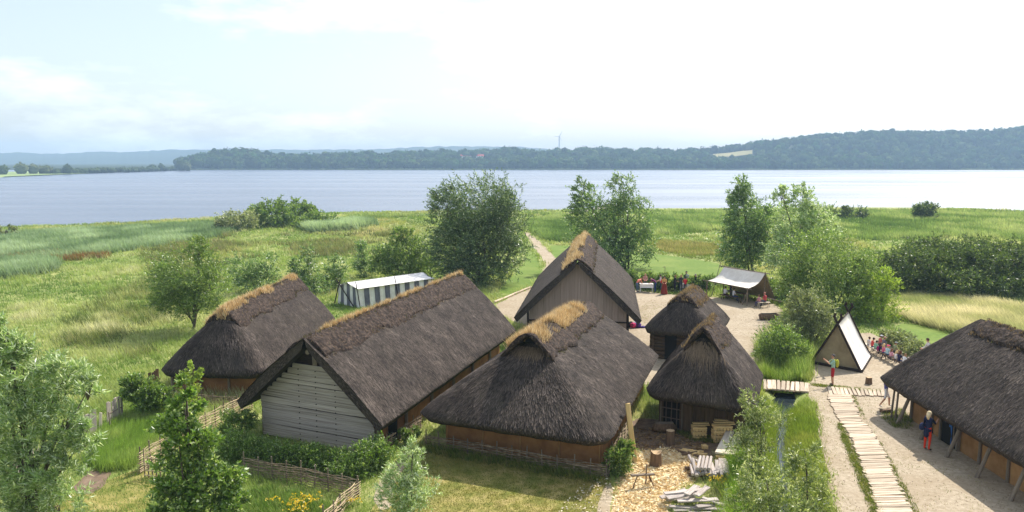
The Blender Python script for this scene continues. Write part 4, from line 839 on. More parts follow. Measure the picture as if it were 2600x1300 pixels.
hedge('hedge', 'small bright bush ending the hedge by boarded gable', [(925, 1206), (965, 1186)], 1.1, .7, 4200, 'bright', (.085, .032), .3, 14)
hedge('hedge', 'dark hedge behind the market tables along the lawn', [(1602, 729), (1700, 737), (1800, 742)], 1.35, 1.0, 9000, 'green', (.17, .06), .1, 5)
hedge('hedge', 'dark hedge continuing right of the open canvas awning', [(1936, 745), (1968, 752), (1995, 770)], 1.3, 1.0, 4500, 'green', (.17, .06), .2, 6)
hedge('hedge', 'low loose hedge beside the children on benches', [(2266, 868), (2306, 891), (2352, 920)], .75, 1.0, 8000, 'dusty', (.12, .045), .35, 7)
# ------------------------------------------------------------------ grasses, reeds, flowers
def footprint(h, m=.2): return [h.w(u, v, 0)[:2] for u, v in ((-h.L / 2 + m, -h.W / 2 + m), (-h.L / 2 + m, h.W / 2 - m), (h.L / 2 - m, h.W / 2 - m), (h.L / 2 - m, -h.W / 2 + m))]
FOOT = [footprint(h, .9) for h in (hA, hB, hC, hD, hE, hF, hG)]
def wpoly(pts): return np.array([ground_at(*p)[:2] for p in pts])
HOLES.append(wpoly([(1928, 962), (2062, 968), (2062, 1016), (2010, 1030), (1928, 1024)]))      # the footbridge and its approach stay clear
LAWNS = [wpoly(p) for p in ([(1387, 622), (1445, 624), (1560, 632), (1654, 643), (1740, 655), (1818, 667), (1850, 684), (1850, 706), (1700, 708), (1600, 716), (1480, 702), (1425, 688), (1411, 655)],
         [(1336, 640), (1352, 640), (1368, 664), (1376, 690), (1352, 726), (1290, 750), (1262, 740), (1300, 700), (1330, 670)], [(2265, 822), (2330, 820), (2420, 850), (2480, 900), (2420, 950), (2340, 900), (2290, 862)])]
def free(x, y, lawns=True):
    ok = y < shore_y(x) - .3
    for p in HOLES + FOOT + (LAWNS if lawns else []): ok &= ~in_poly(x, y, p)
    return ok
def inbox(poly, n, seed):
    """n random points inside a polygon, denser towards the viewer side"""
    g = np.random.default_rng(seed); lo, hi = poly.min(0), poly.max(0); y = np.exp(g.uniform(np.log(max(lo[1], 8)), np.log(hi[1]), n * 3)); x = g.uniform(lo[0], hi[0], n * 3); k = in_poly(x, y, poly)
    return x[k][:n], y[k][:n]
def blades(name, x, y, hgt, cols, label, cat, k=5, spread=.12, wid=None, lean=(-.25, -.1), seed=1, sp=.28, z0=None, mat_='blade', parent=None):
    g = np.random.default_rng(seed); m = len(x); n = m * k; sp_ = np.repeat(np.broadcast_to(spread, m), k)
    bx = np.repeat(x, k) + g.normal(0, 1, n) * sp_; by = np.repeat(y, k) + g.normal(0, 1, n) * sp_; z = gz(bx, by) if z0 is None else np.full(n, z0)
    hh = np.repeat(np.broadcast_to(hgt, m), k) * g.uniform(.55, 1.2, n); w = (np.maximum(.010, by * .00042) if wid is None else wid) * g.uniform(.7, 1.3, n); th = g.uniform(0, 2 * np.pi, n)
    B = np.stack([bx, by, z - .02], -1); S = np.stack([np.cos(th) * w, np.sin(th) * w, 0 * w], -1)
    T = B + np.stack([(lean[0] + g.normal(0, sp, n)) * hh, (lean[1] + g.normal(0, sp, n)) * hh, hh], -1)
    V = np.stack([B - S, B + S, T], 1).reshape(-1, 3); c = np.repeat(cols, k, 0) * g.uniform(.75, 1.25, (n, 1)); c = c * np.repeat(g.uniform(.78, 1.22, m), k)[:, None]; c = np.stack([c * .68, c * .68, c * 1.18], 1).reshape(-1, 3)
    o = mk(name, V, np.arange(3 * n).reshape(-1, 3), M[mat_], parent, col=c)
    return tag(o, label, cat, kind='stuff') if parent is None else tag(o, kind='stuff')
def mixc(t, *cs):
    t = np.clip(t, 0, .9999) * (len(cs) - 1); i = t.astype(int); f = (t - i)[:, None]; a = np.array(cs)
    return a[i] * (1 - f) + a[i + 1] * f
g = np.random.default_rng(77)
# meadow: clumpy mix of green, yellowish and straw grass
n = 120000; y = np.exp(g.uniform(np.log(24), np.log(205), n)); x = g.uniform(-.72, .74, n) * y
near_c = in_poly(x, y, wpoly([(1000, 1200), (1085, 1120), (1540, 1190), (1560, 1260), (1540, 1420), (900, 1420)]))
k = free(x, y) & (ditch_dist(x, y) > .8) & ~near_c; x, y = x[k], y[k]
f1, f2, f3 = fbm(x * .10, y * .07, 51), fbm(x * .35, y * .22, 52), fbm(x * .05, y * .03, 53)
c = mixc(np.clip((f1 - .28) * 1.3 + (f2 - .5) * 1.6, 0, 1), srgb(112, 142, 66), srgb(150, 172, 94), srgb(186, 194, 132), srgb(214, 211, 174))
c = np.where((f3 > .56)[:, None] & (y > 85)[:, None], c * np.array([.97, .86, .84]), c)
h = .18 + .5 * np.clip(f2 * 1.5 - .25, 0, 1); h = np.where(y < 36, h * .55, h)
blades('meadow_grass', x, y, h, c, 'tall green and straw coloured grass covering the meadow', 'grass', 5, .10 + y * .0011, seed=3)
# darker rush tussocks across the middle of the meadow
P = wpoly([(360, 640), (560, 592), (1000, 585), (1100, 640), (900, 650), (640, 660), (480, 690), (380, 700)]); x, y = inbox(P, 2600, 5); s = fbm(x * .12, y * .2, 61) > .54 + .1 * g.uniform(-1, 1, len(x)); x, y = x[s], y[s]
blades('rushes', x, y, .55 + .4 * g.uniform(0, 1, len(x)), mixc(g.uniform(0, 1, len(x)), srgb(96, 112, 58), srgb(128, 134, 82), srgb(158, 150, 110)), 'olive brown rush tussocks across the middle of the meadow', 'rushes', 14, .35, seed=6)
P = wpoly([(20, 930), (260, 760), (420, 690), (640, 720), (540, 800), (420, 930), (330, 960), (200, 960)]); x, y = inbox(P, 900, 7); s = (fbm(x * .25, y * .25, 63) > .5) & free(x, y); x, y = x[s], y[s]
blades('tall_grass', x, y, .6 + .4 * g.uniform(0, 1, len(x)), mixc(g.uniform(0, 1, len(x)), srgb(84, 110, 46), srgb(120, 134, 74), srgb(176, 172, 124)), 'taller grass clumps on the near left meadow', 'grass', 22, .3, seed=8)
# reeds
def reeds(name, label, pts, n, h, c, seed, k=6, sp=.3, thr=0.):
    P = wpoly(pts); x, y = inbox(P, n, seed); s = (y < shore_y(x) + 1.0) & (fbm(x * .15, y * .15, seed) > thr); x, y = x[s], y[s]; t = fbm(x * .2, y * .12, seed + 1)
    blades(name, x, y, h * (.75 + .5 * t), mixc(np.clip((t - .25) * 2, 0, 1), *c), label, 'reeds', k, sp, lean=(-.3, -.1), seed=seed, wid=np.repeat(np.maximum(.02, y * .0006), k))
RG_, RB_ = (srgb(92, 120, 60), srgb(132, 156, 88), srgb(172, 184, 124)), (srgb(92, 118, 78), srgb(134, 158, 116), srgb(178, 196, 158))
reeds('reed_bed', 'blue green reed bed along the left lake shore', [(-60, 606), (0, 592), (300, 578), (560, 566), (640, 574), (560, 600), (400, 628), (220, 652), (0, 668), (-60, 670)], 11000, 1.0, RB_, 21)
reeds('reed_bed', 'small blue green reed patch at the left edge of meadow', [(-60, 676), (60, 668), (150, 668), (140, 690), (60, 704), (-60, 716)], 1800, 1.2, RB_, 22, 8)
reeds('reed_bed', 'mound of tall blue green reeds right of the shore shrubs', [(770, 584), (860, 574), (950, 566), (955, 572), (900, 584), (800, 592)], 2200, 1.5, RB_, 23, 8)
reeds('reed_fringe', 'thin reed fringe standing along the near waterline', [(-60, 594), (300, 570), (640, 552), (1100, 538), (1640, 532), (2420, 528), (2680, 540), (2680, 548), (2300, 536), (1640, 540), (1100, 546), (640, 562), (300, 580), (-60, 604)], 6000, 1.0, RG_, 24, 5, .3, .4)
reeds('reed_bed', 'broad green reed marsh behind the thicket at right', [(1640, 540), (1900, 534), (2300, 534), (2680, 548), (2680, 610), (2400, 604), (2200, 612), (2090, 600), (2080, 570), (1900, 580), (1660, 600)], 12000, .9, RG_, 25)
reeds('reed_bed', 'green reed patch between big willow and twin willow', [(1340, 560), (1440, 548), (1480, 590), (1450, 618), (1390, 612), (1350, 590)], 2600, .9, RG_, 26)
P = wpoly([(-60, 668), (40, 652), (140, 644), (280, 648), (270, 656), (120, 668), (-60, 690)]); x, y = inbox(P, 1500, 31); s = fbm(x * .3, y * .2, 31) > .42; x, y = x[s], y[s]
blades('dock_plants', x, y, .75, mixc(g.uniform(0, 1, len(x)), srgb(160, 96, 58), srgb(136, 112, 66), srgb(112, 124, 66)), 'rust red band of dock in the left meadow', 'plants', 7, .3, seed=32)
P = wpoly([(1655, 604), (1760, 600), (1840, 612), (1850, 648), (1760, 650), (1660, 636)]); x, y = inbox(P, 1500, 33); s = fbm(x * .12, y * .16, 35) > .46; x, y = x[s], y[s]
blades('heath_grass', x, y, .5, mixc(fbm(x * .2, y * .2, 34), srgb(118, 132, 66), srgb(158, 152, 98), srgb(196, 182, 134)), 'brownish dry grass beyond the mown lawn', 'grass', 6, .35, seed=34)
# pale seed heads waving before the thicket
P = wpoly([(2262, 770), (2280, 745), (2400, 752), (2520, 768), (2700, 800), (2700, 880), (2520, 860), (2420, 845), (2330, 822), (2270, 800)]); x, y = inbox(P, 9000, 35); t = fbm(x * .25, y * .25, 36)
blades('seed_grass', x, y, .75, mixc(np.clip((t - .2) * 1.6, 0, 1), srgb(142, 156, 98), srgb(198, 194, 158), srgb(226, 218, 194)), 'pale windblown seed grass in front of the thicket', 'grass', 6, .2, lean=(-.7, -.1), seed=36)
# the crop of green rye in the fenced garden, weeds and flowers
P = wpoly([(215, 1180), (225, 1120), (330, 1050), (440, 1025), (470, 1060), (420, 1110), (360, 1150), (330, 1190), (260, 1200)]); x, y = inbox(P, 3800, 41)
blades('rye_crop', x, y, .5, mixc(fbm(x * .8, y * .8, 41), srgb(104, 138, 58), srgb(138, 168, 78), srgb(186, 198, 128)), 'dense bright green rye crop in the fenced garden', 'crop', 6, .1, lean=(.12, 0), seed=41, wid=.014)
P = wpoly([(560, 1320), (640, 1250), (700, 1240), (860, 1290), (840, 1420), (560, 1420)]); x, y = inbox(P, 1300, 43)
blades('garden_weeds', x, y, .3, mixc(g.uniform(0, 1, len(x)), srgb(76, 116, 38), srgb(112, 142, 62), srgb(150, 164, 104)), 'leafy weeds below the wattle fence', 'weeds', 8, .1, seed=44, wid=.018)
def flowers(name, label, pc, rx, n, h, seed):
    b = ground_at(*pc); g = np.random.default_rng(seed); t = thing(name, b, label, 'flowers')
    x = b[0] + g.normal(0, rx, n); y = b[1] + g.normal(0, rx * .8, n); z = h * g.uniform(.6, 1.1, n)
    blades('stalks', x, y, h, np.tile(np.array(srgb(96, 130, 46)), (n, 1)), None, None, 4, .06, seed=seed, wid=.014, parent=t)
    P = np.stack([x, y, z], -1); k = 6; Q = np.repeat(P, k, 0) + g.normal(0, .03, (n * k, 3)); D = g.normal(0, 1, (n * k, 3)); D[:, 2] = np.abs(D[:, 2])
    V, F, C_ = leaves(Q, D, .06, .05, np.tile(np.array(srgb(236, 206, 50)), (n * k, 1)) * g.uniform(.85, 1.05, (n * k, 1)), g); mk('blossoms', V, F, M['leaf'], t, col=C_)['kind'] = 'stuff'
flowers('flower_clump', 'clump of yellow flowers below the wattle fence', (765, 1300), .4, 60, .45, 3)
flowers('flower_clump', 'small yellow flower plant beside the split logs', (1820, 1242), .18, 16, .5, 4)
flowers('flower_clump', 'low yellow green plant by the fence corner on garden path', (900, 1285), .15, 10, .3, 5)
# ditch banks
n = 11000; t = g.uniform(0, 1, n); i = np.clip((t * (len(DITCH) - 1)).astype(int), 0, len(DITCH) - 2); f = t * (len(DITCH) - 1) - i; b = DITCH[i] * (1 - f)[:, None] + DITCH[i + 1] * f[:, None]
off = np.where(g.uniform(0, 1, n) < .5, -1, 1) * (.42 + np.abs(g.normal(0, .6, n))); x, y = b[:, 0] + off, b[:, 1] + g.normal(0, .3, n); k = free(x, y); x, y, off = x[k], y[k], off[k]
blades('ditch_grass', x, y, np.where(off > 0, .34, .72), mixc(fbm(x * .8, y * .8, 45), srgb(104, 132, 48), srgb(140, 160, 68), srgb(176, 176, 104)), 'bright green grass on the banks of the ditch', 'grass', 7, .12, seed=45, wid=.015)
P = wpoly([(1905, 960), (1920, 880), (1990, 850), (2050, 870), (2062, 930), (2040, 968), (1960, 975)]); x, y = inbox(P, 1700, 47); k_ = free(x, y); x, y = x[k_], y[k_]
blades('ditch_reeds', x, y, .95, mixc(g.uniform(0, 1, len(x)), srgb(94, 128, 48), srgb(136, 162, 74), srgb(180, 194, 132)), 'tall fresh reeds between plank house and wooden tent', 'reeds', 8, .12, seed=47, wid=.018)
P = wpoly([(1862, 1180), (1900, 1150), (1930, 1200), (1935, 1420), (1850, 1420), (1870, 1260)]); x, y = inbox(P, 1200, 48)
blades('ditch_grass', x, y, .8, mixc(g.uniform(0, 1, len(x)), srgb(98, 144, 42), srgb(130, 172, 60), srgb(164, 188, 98)), 'tall vivid green grass clump beside the split logs', 'grass', 9, .1, seed=49, wid=.014)
# short turf: foreground lawn, lawns, weeds at wall feet
P = wpoly([(960, 1240), (1085, 1125), (1300, 1165), (1520, 1205), (1550, 1215), (1540, 1420), (900, 1420)]); x, y = inbox(P, 16000, 51); k = free(x, y); x, y = x[k], y[k]; t = fbm(x * .7, y * .7, 51)
blades('short_turf', x, y, .05 + .05 * t, mixc(np.clip((t - .25) * 1.7, 0, 1), srgb(88, 104, 38), srgb(132, 132, 62), srgb(172, 158, 98)), 'short patchy turf in front of the central house', 'grass', 4, .06, seed=52)
for nm, lb, pts, n, h in (('wall_weeds', 'dark weeds along the foot of the central wattle fence', [(1080, 1128), (1300, 1168), (1530, 1215), (1530, 1232), (1300, 1190), (1080, 1152)], 900, .28),
                          ('path_grass', 'grass strip along the left side of plank walkway', [(2126, 1072), (2136, 1072), (2168, 1140), (2200, 1210), (2240, 1300), (2290, 1420), (2262, 1420), (2212, 1300), (2172, 1200), (2140, 1120)], 4600, .11),
                          ('path_grass', 'grass strip along the right side of plank walkway', [(2162, 1008), (2170, 1006), (2206, 1080), (2246, 1140), (2300, 1240), (2332, 1300), (2390, 1420), (2370, 1420), (2312, 1300), (2270, 1205), (2225, 1110)], 3600, .11),
                          ('path_grass', 'grass tufts beside the cross walkway by stump', [(2060, 974), (2160, 984), (2245, 992), (2245, 997), (2150, 990), (2060, 980)], 500, .1),
                          ('yard_grass', 'green weeds under the corner of the right long house', [(2240, 1045), (2290, 1040), (2320, 1060), (2310, 1090), (2270, 1085), (2245, 1065)], 300, .16),
                          ('yard_grass', 'dark weeds before the plank wall of wood yard', [(1700, 1090), (1800, 1092), (1890, 1106), (1860, 1130), (1760, 1120)], 800, .14)):
    x, y = inbox(wpoly(pts), n, len(lb)); blades(nm, x, y, h, mixc(g.uniform(0, 1, len(x)), srgb(84, 110, 38), srgb(120, 136, 58), srgb(158, 152, 88)), lb, 'grass', 6, .06, seed=len(lb), wid=.012, z0=.01)

# stray tufts and worn grass creeping into the sand
for nm, lb, pts, n, seed in (('stray_grass', 'stray grass tufts on the sand before the round log house', [(1600, 790), (1660, 760), (1700, 800), (1650, 845)], 260, 71), ('stray_grass', 'worn grass patches at the right edge of the market yard', [(1900, 850), (1960, 805), (1985, 790), (1950, 860), (1915, 910)], 420, 72), ('stray_grass', 'sparse weeds on the sand of the right court', [(2080, 1000), (2300, 960), (2500, 1200), (2600, 1300), (2140, 1300)], 260, 73), ('stray_grass', 'grass blades along the ditch side of the sand court', [(2040, 985), (2066, 985), (2086, 1050), (2098, 1120), (2106, 1170), (2140, 1300), (2116, 1300), (2090, 1200), (2080, 1100)], 900, 74)):
    x, y = inbox(wpoly(pts), n, seed); blades(nm, x, y, .07, mixc(g.uniform(0, 1, len(x)), srgb(104, 122, 52), srgb(140, 146, 76), srgb(176, 164, 110)), lb, 'grass', 7, .12, seed=seed, wid=.014, z0=.005)
# ------------------------------------------------------------------ fences
def wattle(label, line, hgt, posts_every=.62, rows=None, mat_='withy', post_h=.18, seed=1, lean=0., name='wattle_fence', px=True):
    P = np.array([ground_at(*p) for p in line]) if px else np.array(line, float); g = np.random.default_rng(seed); d = np.concatenate([[0], np.cumsum(np.linalg.norm(np.diff(P, axis=0), axis=1))]); Lt = d[-1]
    def pos(t): return np.array([np.interp(t, d, P[:, 0]), np.interp(t, d, P[:, 1]), 0])
    t_ = thing(name, P[0], label, 'fence', 'wattle fences'); n = max(2, int(Lt / posts_every) + 1)
    for i in range(n):
        p = pos(Lt * i / (n - 1)); piece('post', 'pole', p - (0, 0, .1), p + (g.normal(0, .03), g.normal(0, .03), hgt + post_h * g.uniform(.5, 1.5)), .06, .06, M['postwood'], t_)
    rows = rows or int(hgt / .042); W_ = MB(); dr = (P[-1] - P[0]) / np.linalg.norm(P[-1] - P[0]); nr = np.array([-dr[1], dr[0], 0])
    for r in range(rows):
        s0 = -.1
        while s0 < Lt:
            ln = g.uniform(1.2, 2.8); pts = []; z = .03 + (hgt - .03) * r / (rows - 1); dz = g.normal(0, .012)
            for t in np.arange(s0, min(s0 + ln, Lt + .12), .16):
                ph = math.cos(math.pi * t / (Lt / (n - 1)) + math.pi * (r % 2)); pts.append(pos(min(max(t, 0), Lt)) + (dr * (t - min(max(t, 0), Lt))) + nr * .045 * ph + np.array([0, 0, z + dz + .018 * math.sin(t * 2.3 + r) + lean * (t / Lt)]))
            if len(pts) > 2: W_.tube(pts, g.uniform(.011, .02), 4, False)
            s0 += ln * g.uniform(.85, 1.0)
    W_.obj('withies', M[mat_], t_)['kind'] = 'stuff'
    return t_
wattle('low wattle fence along the front of central clay house', [(1082, 1132), (1300, 1170), (1540, 1213)], .5, seed=2)
wattle('wattle fence running back along right side of central house', [(1544, 1210), (1560, 1172), (1592, 1112)], .75, seed=3)
wattle('garden wattle fence below the trimmed hedge', [(622, 1206), (760, 1230), (907, 1264)], .68, seed=4)
wattle('short wattle fence turning down from garden fence corner', [(911, 1262), (868, 1300), (800, 1372)], .62, mat_='withypale', seed=5)
wattle('wattle fence before the orange clay panels of leftmost house', [(418, 1022), (510, 1026), (602, 1034)], .5, seed=6)
wattle('pale wattle fence slanting up from the gate to gable', [(358, 1202), (480, 1122), (560, 1078), (640, 1040)], .85, mat_='withypale', seed=7)
wattle('wattle fence in the gap between boarded and central house', [(962, 1160), (1010, 1126), (1068, 1088)], .6, seed=8)
a_, b_ = ground_at(368, 1212), ground_at(428, 1218)
t = thing('wattle_gate', a_, 'small upright wattle gate leading into the garden', 'gate')
for k in range(7):
    p = a_ + (b_ - a_) * k / 6; piece('bar', 'pole', p, p + (0, 0, .85 + (.3 if k == 0 else 0)), .05, .05, M['postwood'], t)
for z in (.1, .3, .52, .8): piece('rail', 'pole', a_ + (0, -.03, z), b_ + (0, -.03, z), .04, .04, M['withypale'], t)
def paling(label, p0, p1, n, h, w=.2, seed=1, mat_='greyboard', px=True):
    A, B = (ground_at(*p0), ground_at(*p1)) if px else (np.array(p0), np.array(p1)); g = np.random.default_rng(seed); t = thing('paling_fence', A, label, 'fence', 'weathered paling fences'); d = (B - A) / np.linalg.norm(B - A); nr = (-d[1], d[0], 0)
    for k in range(n):
        p = A + (B - A) * (k + .5) / n; piece('paling', 'board', p - (0, 0, .05), p + (g.normal(0, .03), g.normal(0, .02), h * g.uniform(.85, 1.1)), w * g.uniform(.75, 1.05), .035, M[mat_], t, up=nr)
    piece('rail', 'pole', A + (0, .05, h * .55), B + (0, .05, h * .55), .06, .06, M['postwood'], t)
paling('leaning grey palings beside the left foreground willow', (197, 1130), (246, 1112), 6, 1.25, seed=2)
paling('grey palings next to the dark green garden shrub', (272, 1090), (314, 1066), 6, 1.2, seed=3)
paling('grey palings half hidden behind the left foreground willow', (36, 1225), (100, 1180), 7, .9, seed=4)
paling('dark palings at the left corner of leftmost house', (380, 985), (404, 978), 4, .85, seed=5, mat_='darkboard')
p = ground_at(256, 1100); piece('fence_post', 'board', p, p + (.05, 0, .95), .12, .05, M['palewood'], tag(thing('fence_post', p, 'single pale post between the two paling groups', 'post')))
p = ground_at(283, 1098); t = thing('fence_post', p, 'thin pole leaning beside the grey palings', 'post'); piece('pole', 'pole', p, p + (-.08, 0, .95), .06, .06, M['postwood'], t)

# ------------------------------------------------------------------ walkways: every plank a board
def walkway(name, L_, Rr, step, mat_, thick=.06, z=.03, seed=1, jit=.06):
    A = np.array([ground_at(*p) for p in L_]); B = np.array([ground_at(*p) for p in Rr]); g = np.random.default_rng(seed); root = None
    def arc(P): return np.concatenate([[0], np.cumsum(np.linalg.norm(np.diff(P, axis=0), axis=1))])
    da, db = arc(A), arc(B); n = int((da[-1] + db[-1]) / 2 / step); w = (da[-1] + db[-1]) / 2 / n
    fr = lambda P, d, t: np.array([np.interp(t * d[-1], d, P[:, j]) for j in range(3)])
    V = [(*p[:2], .008) for p in A] + [(*p[:2], .008) for p in B[::-1]]
    base = tag(mk(name, V, [tuple(range(len(V)))], M['dirt']), kind='structure')
    for k in range(n):
        t = (k + .5) / n; p0, p1 = fr(A, da, t), fr(B, db, t); e = (p1 - p0) / np.linalg.norm(p1 - p0)
        p0 = p0 - e * g.uniform(-jit, jit * 1.5); p1 = p1 + e * g.uniform(-jit, jit * 1.5); sk = np.array([-e[1], e[0], 0]) * g.normal(0, .02)
        zz = np.array([0, 0, z + g.uniform(-.008, .01)]); piece('plank', 'board', p0 + zz + sk, p1 + zz - sk, w * g.uniform(.66, .97), thick, M[mat_], base)
walkway('plank_walkway', [(2100, 1004), (2112, 1030), (2120, 1052), (2139, 1078), (2164, 1117), (2184, 1173), (2203, 1217), (2229, 1300), (2268, 1420)], [(2160, 1003), (2172, 1035), (2186, 1068), (2206, 1090), (2235, 1130), (2253, 1168), (2275, 1223), (2316, 1300), (2382, 1420)], .2, 'walkwood', seed=3)
walkway('cross_walkway', [(2106, 1002), (2160, 1005), (2258, 1008)], [(2098, 984), (2160, 987), (2256, 993)], .2, 'walkwood', seed=4)
walkway('footbridge', [(1936, 990), (1985, 993), (2052, 998)], [(1936, 967), (1985, 970), (2056, 977)], .22, 'walkwood', seed=5, z=.06, thick=.08)

# ------------------------------------------------------------------ wood yard
g = np.random.default_rng(15); P = wpoly([(1612, 1146), (1700, 1138), (1795, 1162), (1770, 1220), (1700, 1262), (1690, 1330), (1545, 1330), (1556, 1300), (1561, 1242), (1585, 1198), (1605, 1174)]); x, y = inbox(P, 6500, 17); n = len(x)
D = np.stack([g.normal(0, 1, n), g.normal(0, 1, n), g.normal(0, .18, n)], -1); V, F, C_ = leaves(np.stack([x, y, .012 + np.abs(g.normal(0, .02, n))], -1), D, .16, .045, mixc(g.uniform(0, 1, n), srgb(206, 170, 118), srgb(240, 216, 166), srgb(250, 238, 206)), g); V[:, 2] = np.maximum(V[:, 2], .011)
tag(mk('wood_chips', V, F, M['chip'], col=C_), 'bright wood chips and shavings strewn over the work yard', 'wood chips', kind='stuff')
P = wpoly([(1608, 1140), (1620, 1090), (1700, 1085), (1800, 1120), (1790, 1155), (1700, 1150)]); x, y = inbox(P, 700, 18); n = len(x)
V, F, C_ = leaves(np.stack([x, y, .012 + np.abs(g.normal(0, .01, n))], -1), np.stack([g.normal(0, 1, n), g.normal(0, 1, n), g.normal(0, .1, n)], -1), .2, .05, mixc(g.uniform(0, 1, n), srgb(120, 92, 64), srgb(176, 146, 104)), g); V[:, 2] = np.maximum(V[:, 2], .011)
tag(mk('wood_chips', V, F, M['chip'], col=C_), 'scattered chips on the shaded dirt before plank house', 'wood chips', kind='stuff')
P = wpoly([(1525, 1200), (1550, 1215), (1535, 1330), (1400, 1330), (1440, 1270)]); x, y = inbox(P, 260, 19); n = len(x)
V, F, C_ = leaves(np.stack([x, y, np.full(n, .05)], -1), np.stack([g.normal(0, 1, n), g.normal(0, 1, n), g.normal(0, .1, n)], -1), .1, .04, np.tile(np.array(srgb(214, 200, 174)), (n, 1)), g)
tag(mk('wood_chips', V, F, M['chip'], col=C_), 'few pale chips on the grass left of stone strip', 'wood chips', kind='stuff')
p = ground_at(1613, 1174); q = at_depth(1593, 1024, 30.4); t = thing('timber_beam', p, 'fresh squared beam leaning against the central roof corner', 'beam'); piece('beam', 'board', p, q, .2, .16, M['freshwood'], t, up=(0, 1, .2))
M['stumpwood'] = mat('stump_wood', srgb(84, 66, 52), srgb(130, 106, 84), scale=(6, 6, .6), ns=2, bump=.6, bd=.03); M['endgrain'] = mat('end_grain', srgb(176, 148, 112), srgb(204, 178, 142), ns=14, bump=.2)
def stump(name, label, pc, r, h, mt='stumpwood', notch=False, tilt=0., seed=1):
    b = ground_at(*pc); g = np.random.default_rng(seed); n = 14; V = []; t = thing(name, b, label, 'stump')
    rr = r * g.uniform(.88, 1.1, n)
    for z, k in ((-.03, 1.12), (.12, 1.0), (h * .6, .95), (h, .92)):
        for i in range(n): a = 2 * math.pi * i / n; V.append(b + (math.cos(a) * rr[i] * k + tilt * z, math.sin(a) * rr[i] * k, z + (0 if z < h else (.12 * r * 4 * max(0, math.cos(a * 2)) if notch else g.normal(0, .006)))))
    mk('body', V, [(j * n + i, j * n + (i + 1) % n, j * n + n + (i + 1) % n, j * n + n + i) for j in range(3) for i in range(n)], M[mt], t, smooth=True)
    T = [np.array(v) for v in V[3 * n:]]; mk('cut_face', T + [np.mean(T, 0) - ((0, 0, .1) if notch else (0, 0, 0))], [(i, (i + 1) % n, n) for i in range(n)], M['endgrain'], t)
    return t
stump('chopping_block', 'forked chopping block on the bright chips', (1665, 1182), .24, .55, notch=True, seed=3)
stump('tree_stump', 'tall pale stump before the lattice door', (1701, 1128), .19, .62, seed=4)
stump('tree_stump', 'small stump seat on the sand near wooden tent', (2205, 975), .17, .38, seed=5)
b = ground_at(1686, 1098); t = thing('wooden_trough', b, 'dark hollowed log trough before the lattice door', 'trough')
MB().tube([b + (-.55, 0, .2), b + (-.3, 0, .24), b + (.3, 0, .24), b + (.55, 0, .2)], [.12, .24, .24, .12], 10).obj('body', M['stumpwood'], t, smooth=True); MB().box(b + (0, -.02, .46), (.8, .22, .03)).obj('rim', M['postwood'], t)
# shaving horse
a_, c_ = ground_at(1612, 1240), ground_at(1652, 1232); t = thing('shaving_horse', a_, 'three-legged shaving horse standing on the chips', 'shaving horse'); up = np.array([0, 0, .48])
piece('bench_beam', 'board', a_ + up + (-.15, 0, .02), c_ + up + (.12, 0, -.04), .14, .06, M['postwood'], t); m_ = (a_ + c_) / 2
piece('leg', 'pole', a_ + (-.12, -.15, 0), a_ + up + (.08, 0, 0), .045, .045, M['stumpwood'], t); piece('leg', 'pole', c_ + (.1, -.15, 0), c_ + up + (-.1, 0, 0), .045, .045, M['stumpwood'], t); piece('leg', 'pole', c_ + (.05, .25, 0), c_ + up + (-.1, 0, 0), .045, .045, M['stumpwood'], t)
piece('upright', 'pole', m_ + (.12, .05, .1), m_ + (.14, .05, .85), .05, .05, M['stumpwood'], t)
# firewood stacks
def firewood(label, pc, w, h, seed, roof=2):
    b = ground_at(*pc); g = np.random.default_rng(seed); t = thing('firewood_stack', b, label, 'firewood', 'firewood stacks by the plank wall'); z = .05; k = 0
    while z < h:
        if k % 2 == 0:
            for dy in (-.16, .16): piece('split_board', 'board', b + (-w / 2, dy, z), b + (w / 2, dy + g.normal(0, .02), z + g.normal(0, .01)), .11, .09, M['freshwood'], t)
        else:
            m = int(w / .12)
            for i in range(m): x_ = -w / 2 + .06 + i * (w - .12) / (m - 1); piece('billet', 'pole', b + (x_, -.22, z + .02), b + (x_ + g.normal(0, .02), .22, z + .02), .11, .12, M['freshwood'], t)
        z += .105; k += 1
    for i in range(roof): piece('cover_board', 'board', b + (-w / 2 - .05 + .1 * i, -.1 + .2 * i, z + .04 * i), b + (w / 2 + .12, -.1 + .16 * i, z + .03 + .03 * i), .16, .04, M['freshwood'], t)
firewood('left of the two neat firewood stacks at plank wall', (1774, 1110), .62, .5, 3, 2)
firewood('taller right firewood stack with loose boards on top', (1832, 1120), .8, .68, 4, 3)
# stack of wide sawn boards
c = [ground_at(*p, z=.5) for p in ((1815, 1150), (1863, 1151), (1889, 1095), (1841, 1094))]; t = thing('board_stack', (c[0] + c[1]) / 2 * (1, 1, 0), 'stack of wide freshly sawn pale boards beside the ditch', 'board stack'); g = np.random.default_rng(23)
for lay in range(4):
    zz = -.02 - lay * .12
    for j in range(2):
        f0, f1 = (j + .5) / 2, (j + .5) / 2; p0 = c[0] + (c[1] - c[0]) * f0; p1 = c[3] + (c[2] - c[3]) * f1; w = np.linalg.norm(c[1] - c[0]) / 2
        o = np.array([g.normal(0, .03), g.normal(0, .05), zz]); piece('board', 'board', p0 + o, p1 + o, w * (.96 if lay else 1.0), .06, M['palewood' if lay == 0 else 'freshwood'], t)
for q in (.15, .8):
    for zz in (.06, .2): piece('bearer', 'board', c[0] * (1, 1, 0) + (c[3] - c[0]) * (1, 1, 0) * q + (-.05, 0, zz), c[1] * (1, 1, 0) + (c[2] - c[1]) * (1, 1, 0) * q + (.05, 0, zz), .1, .1, M['postwood'], t)
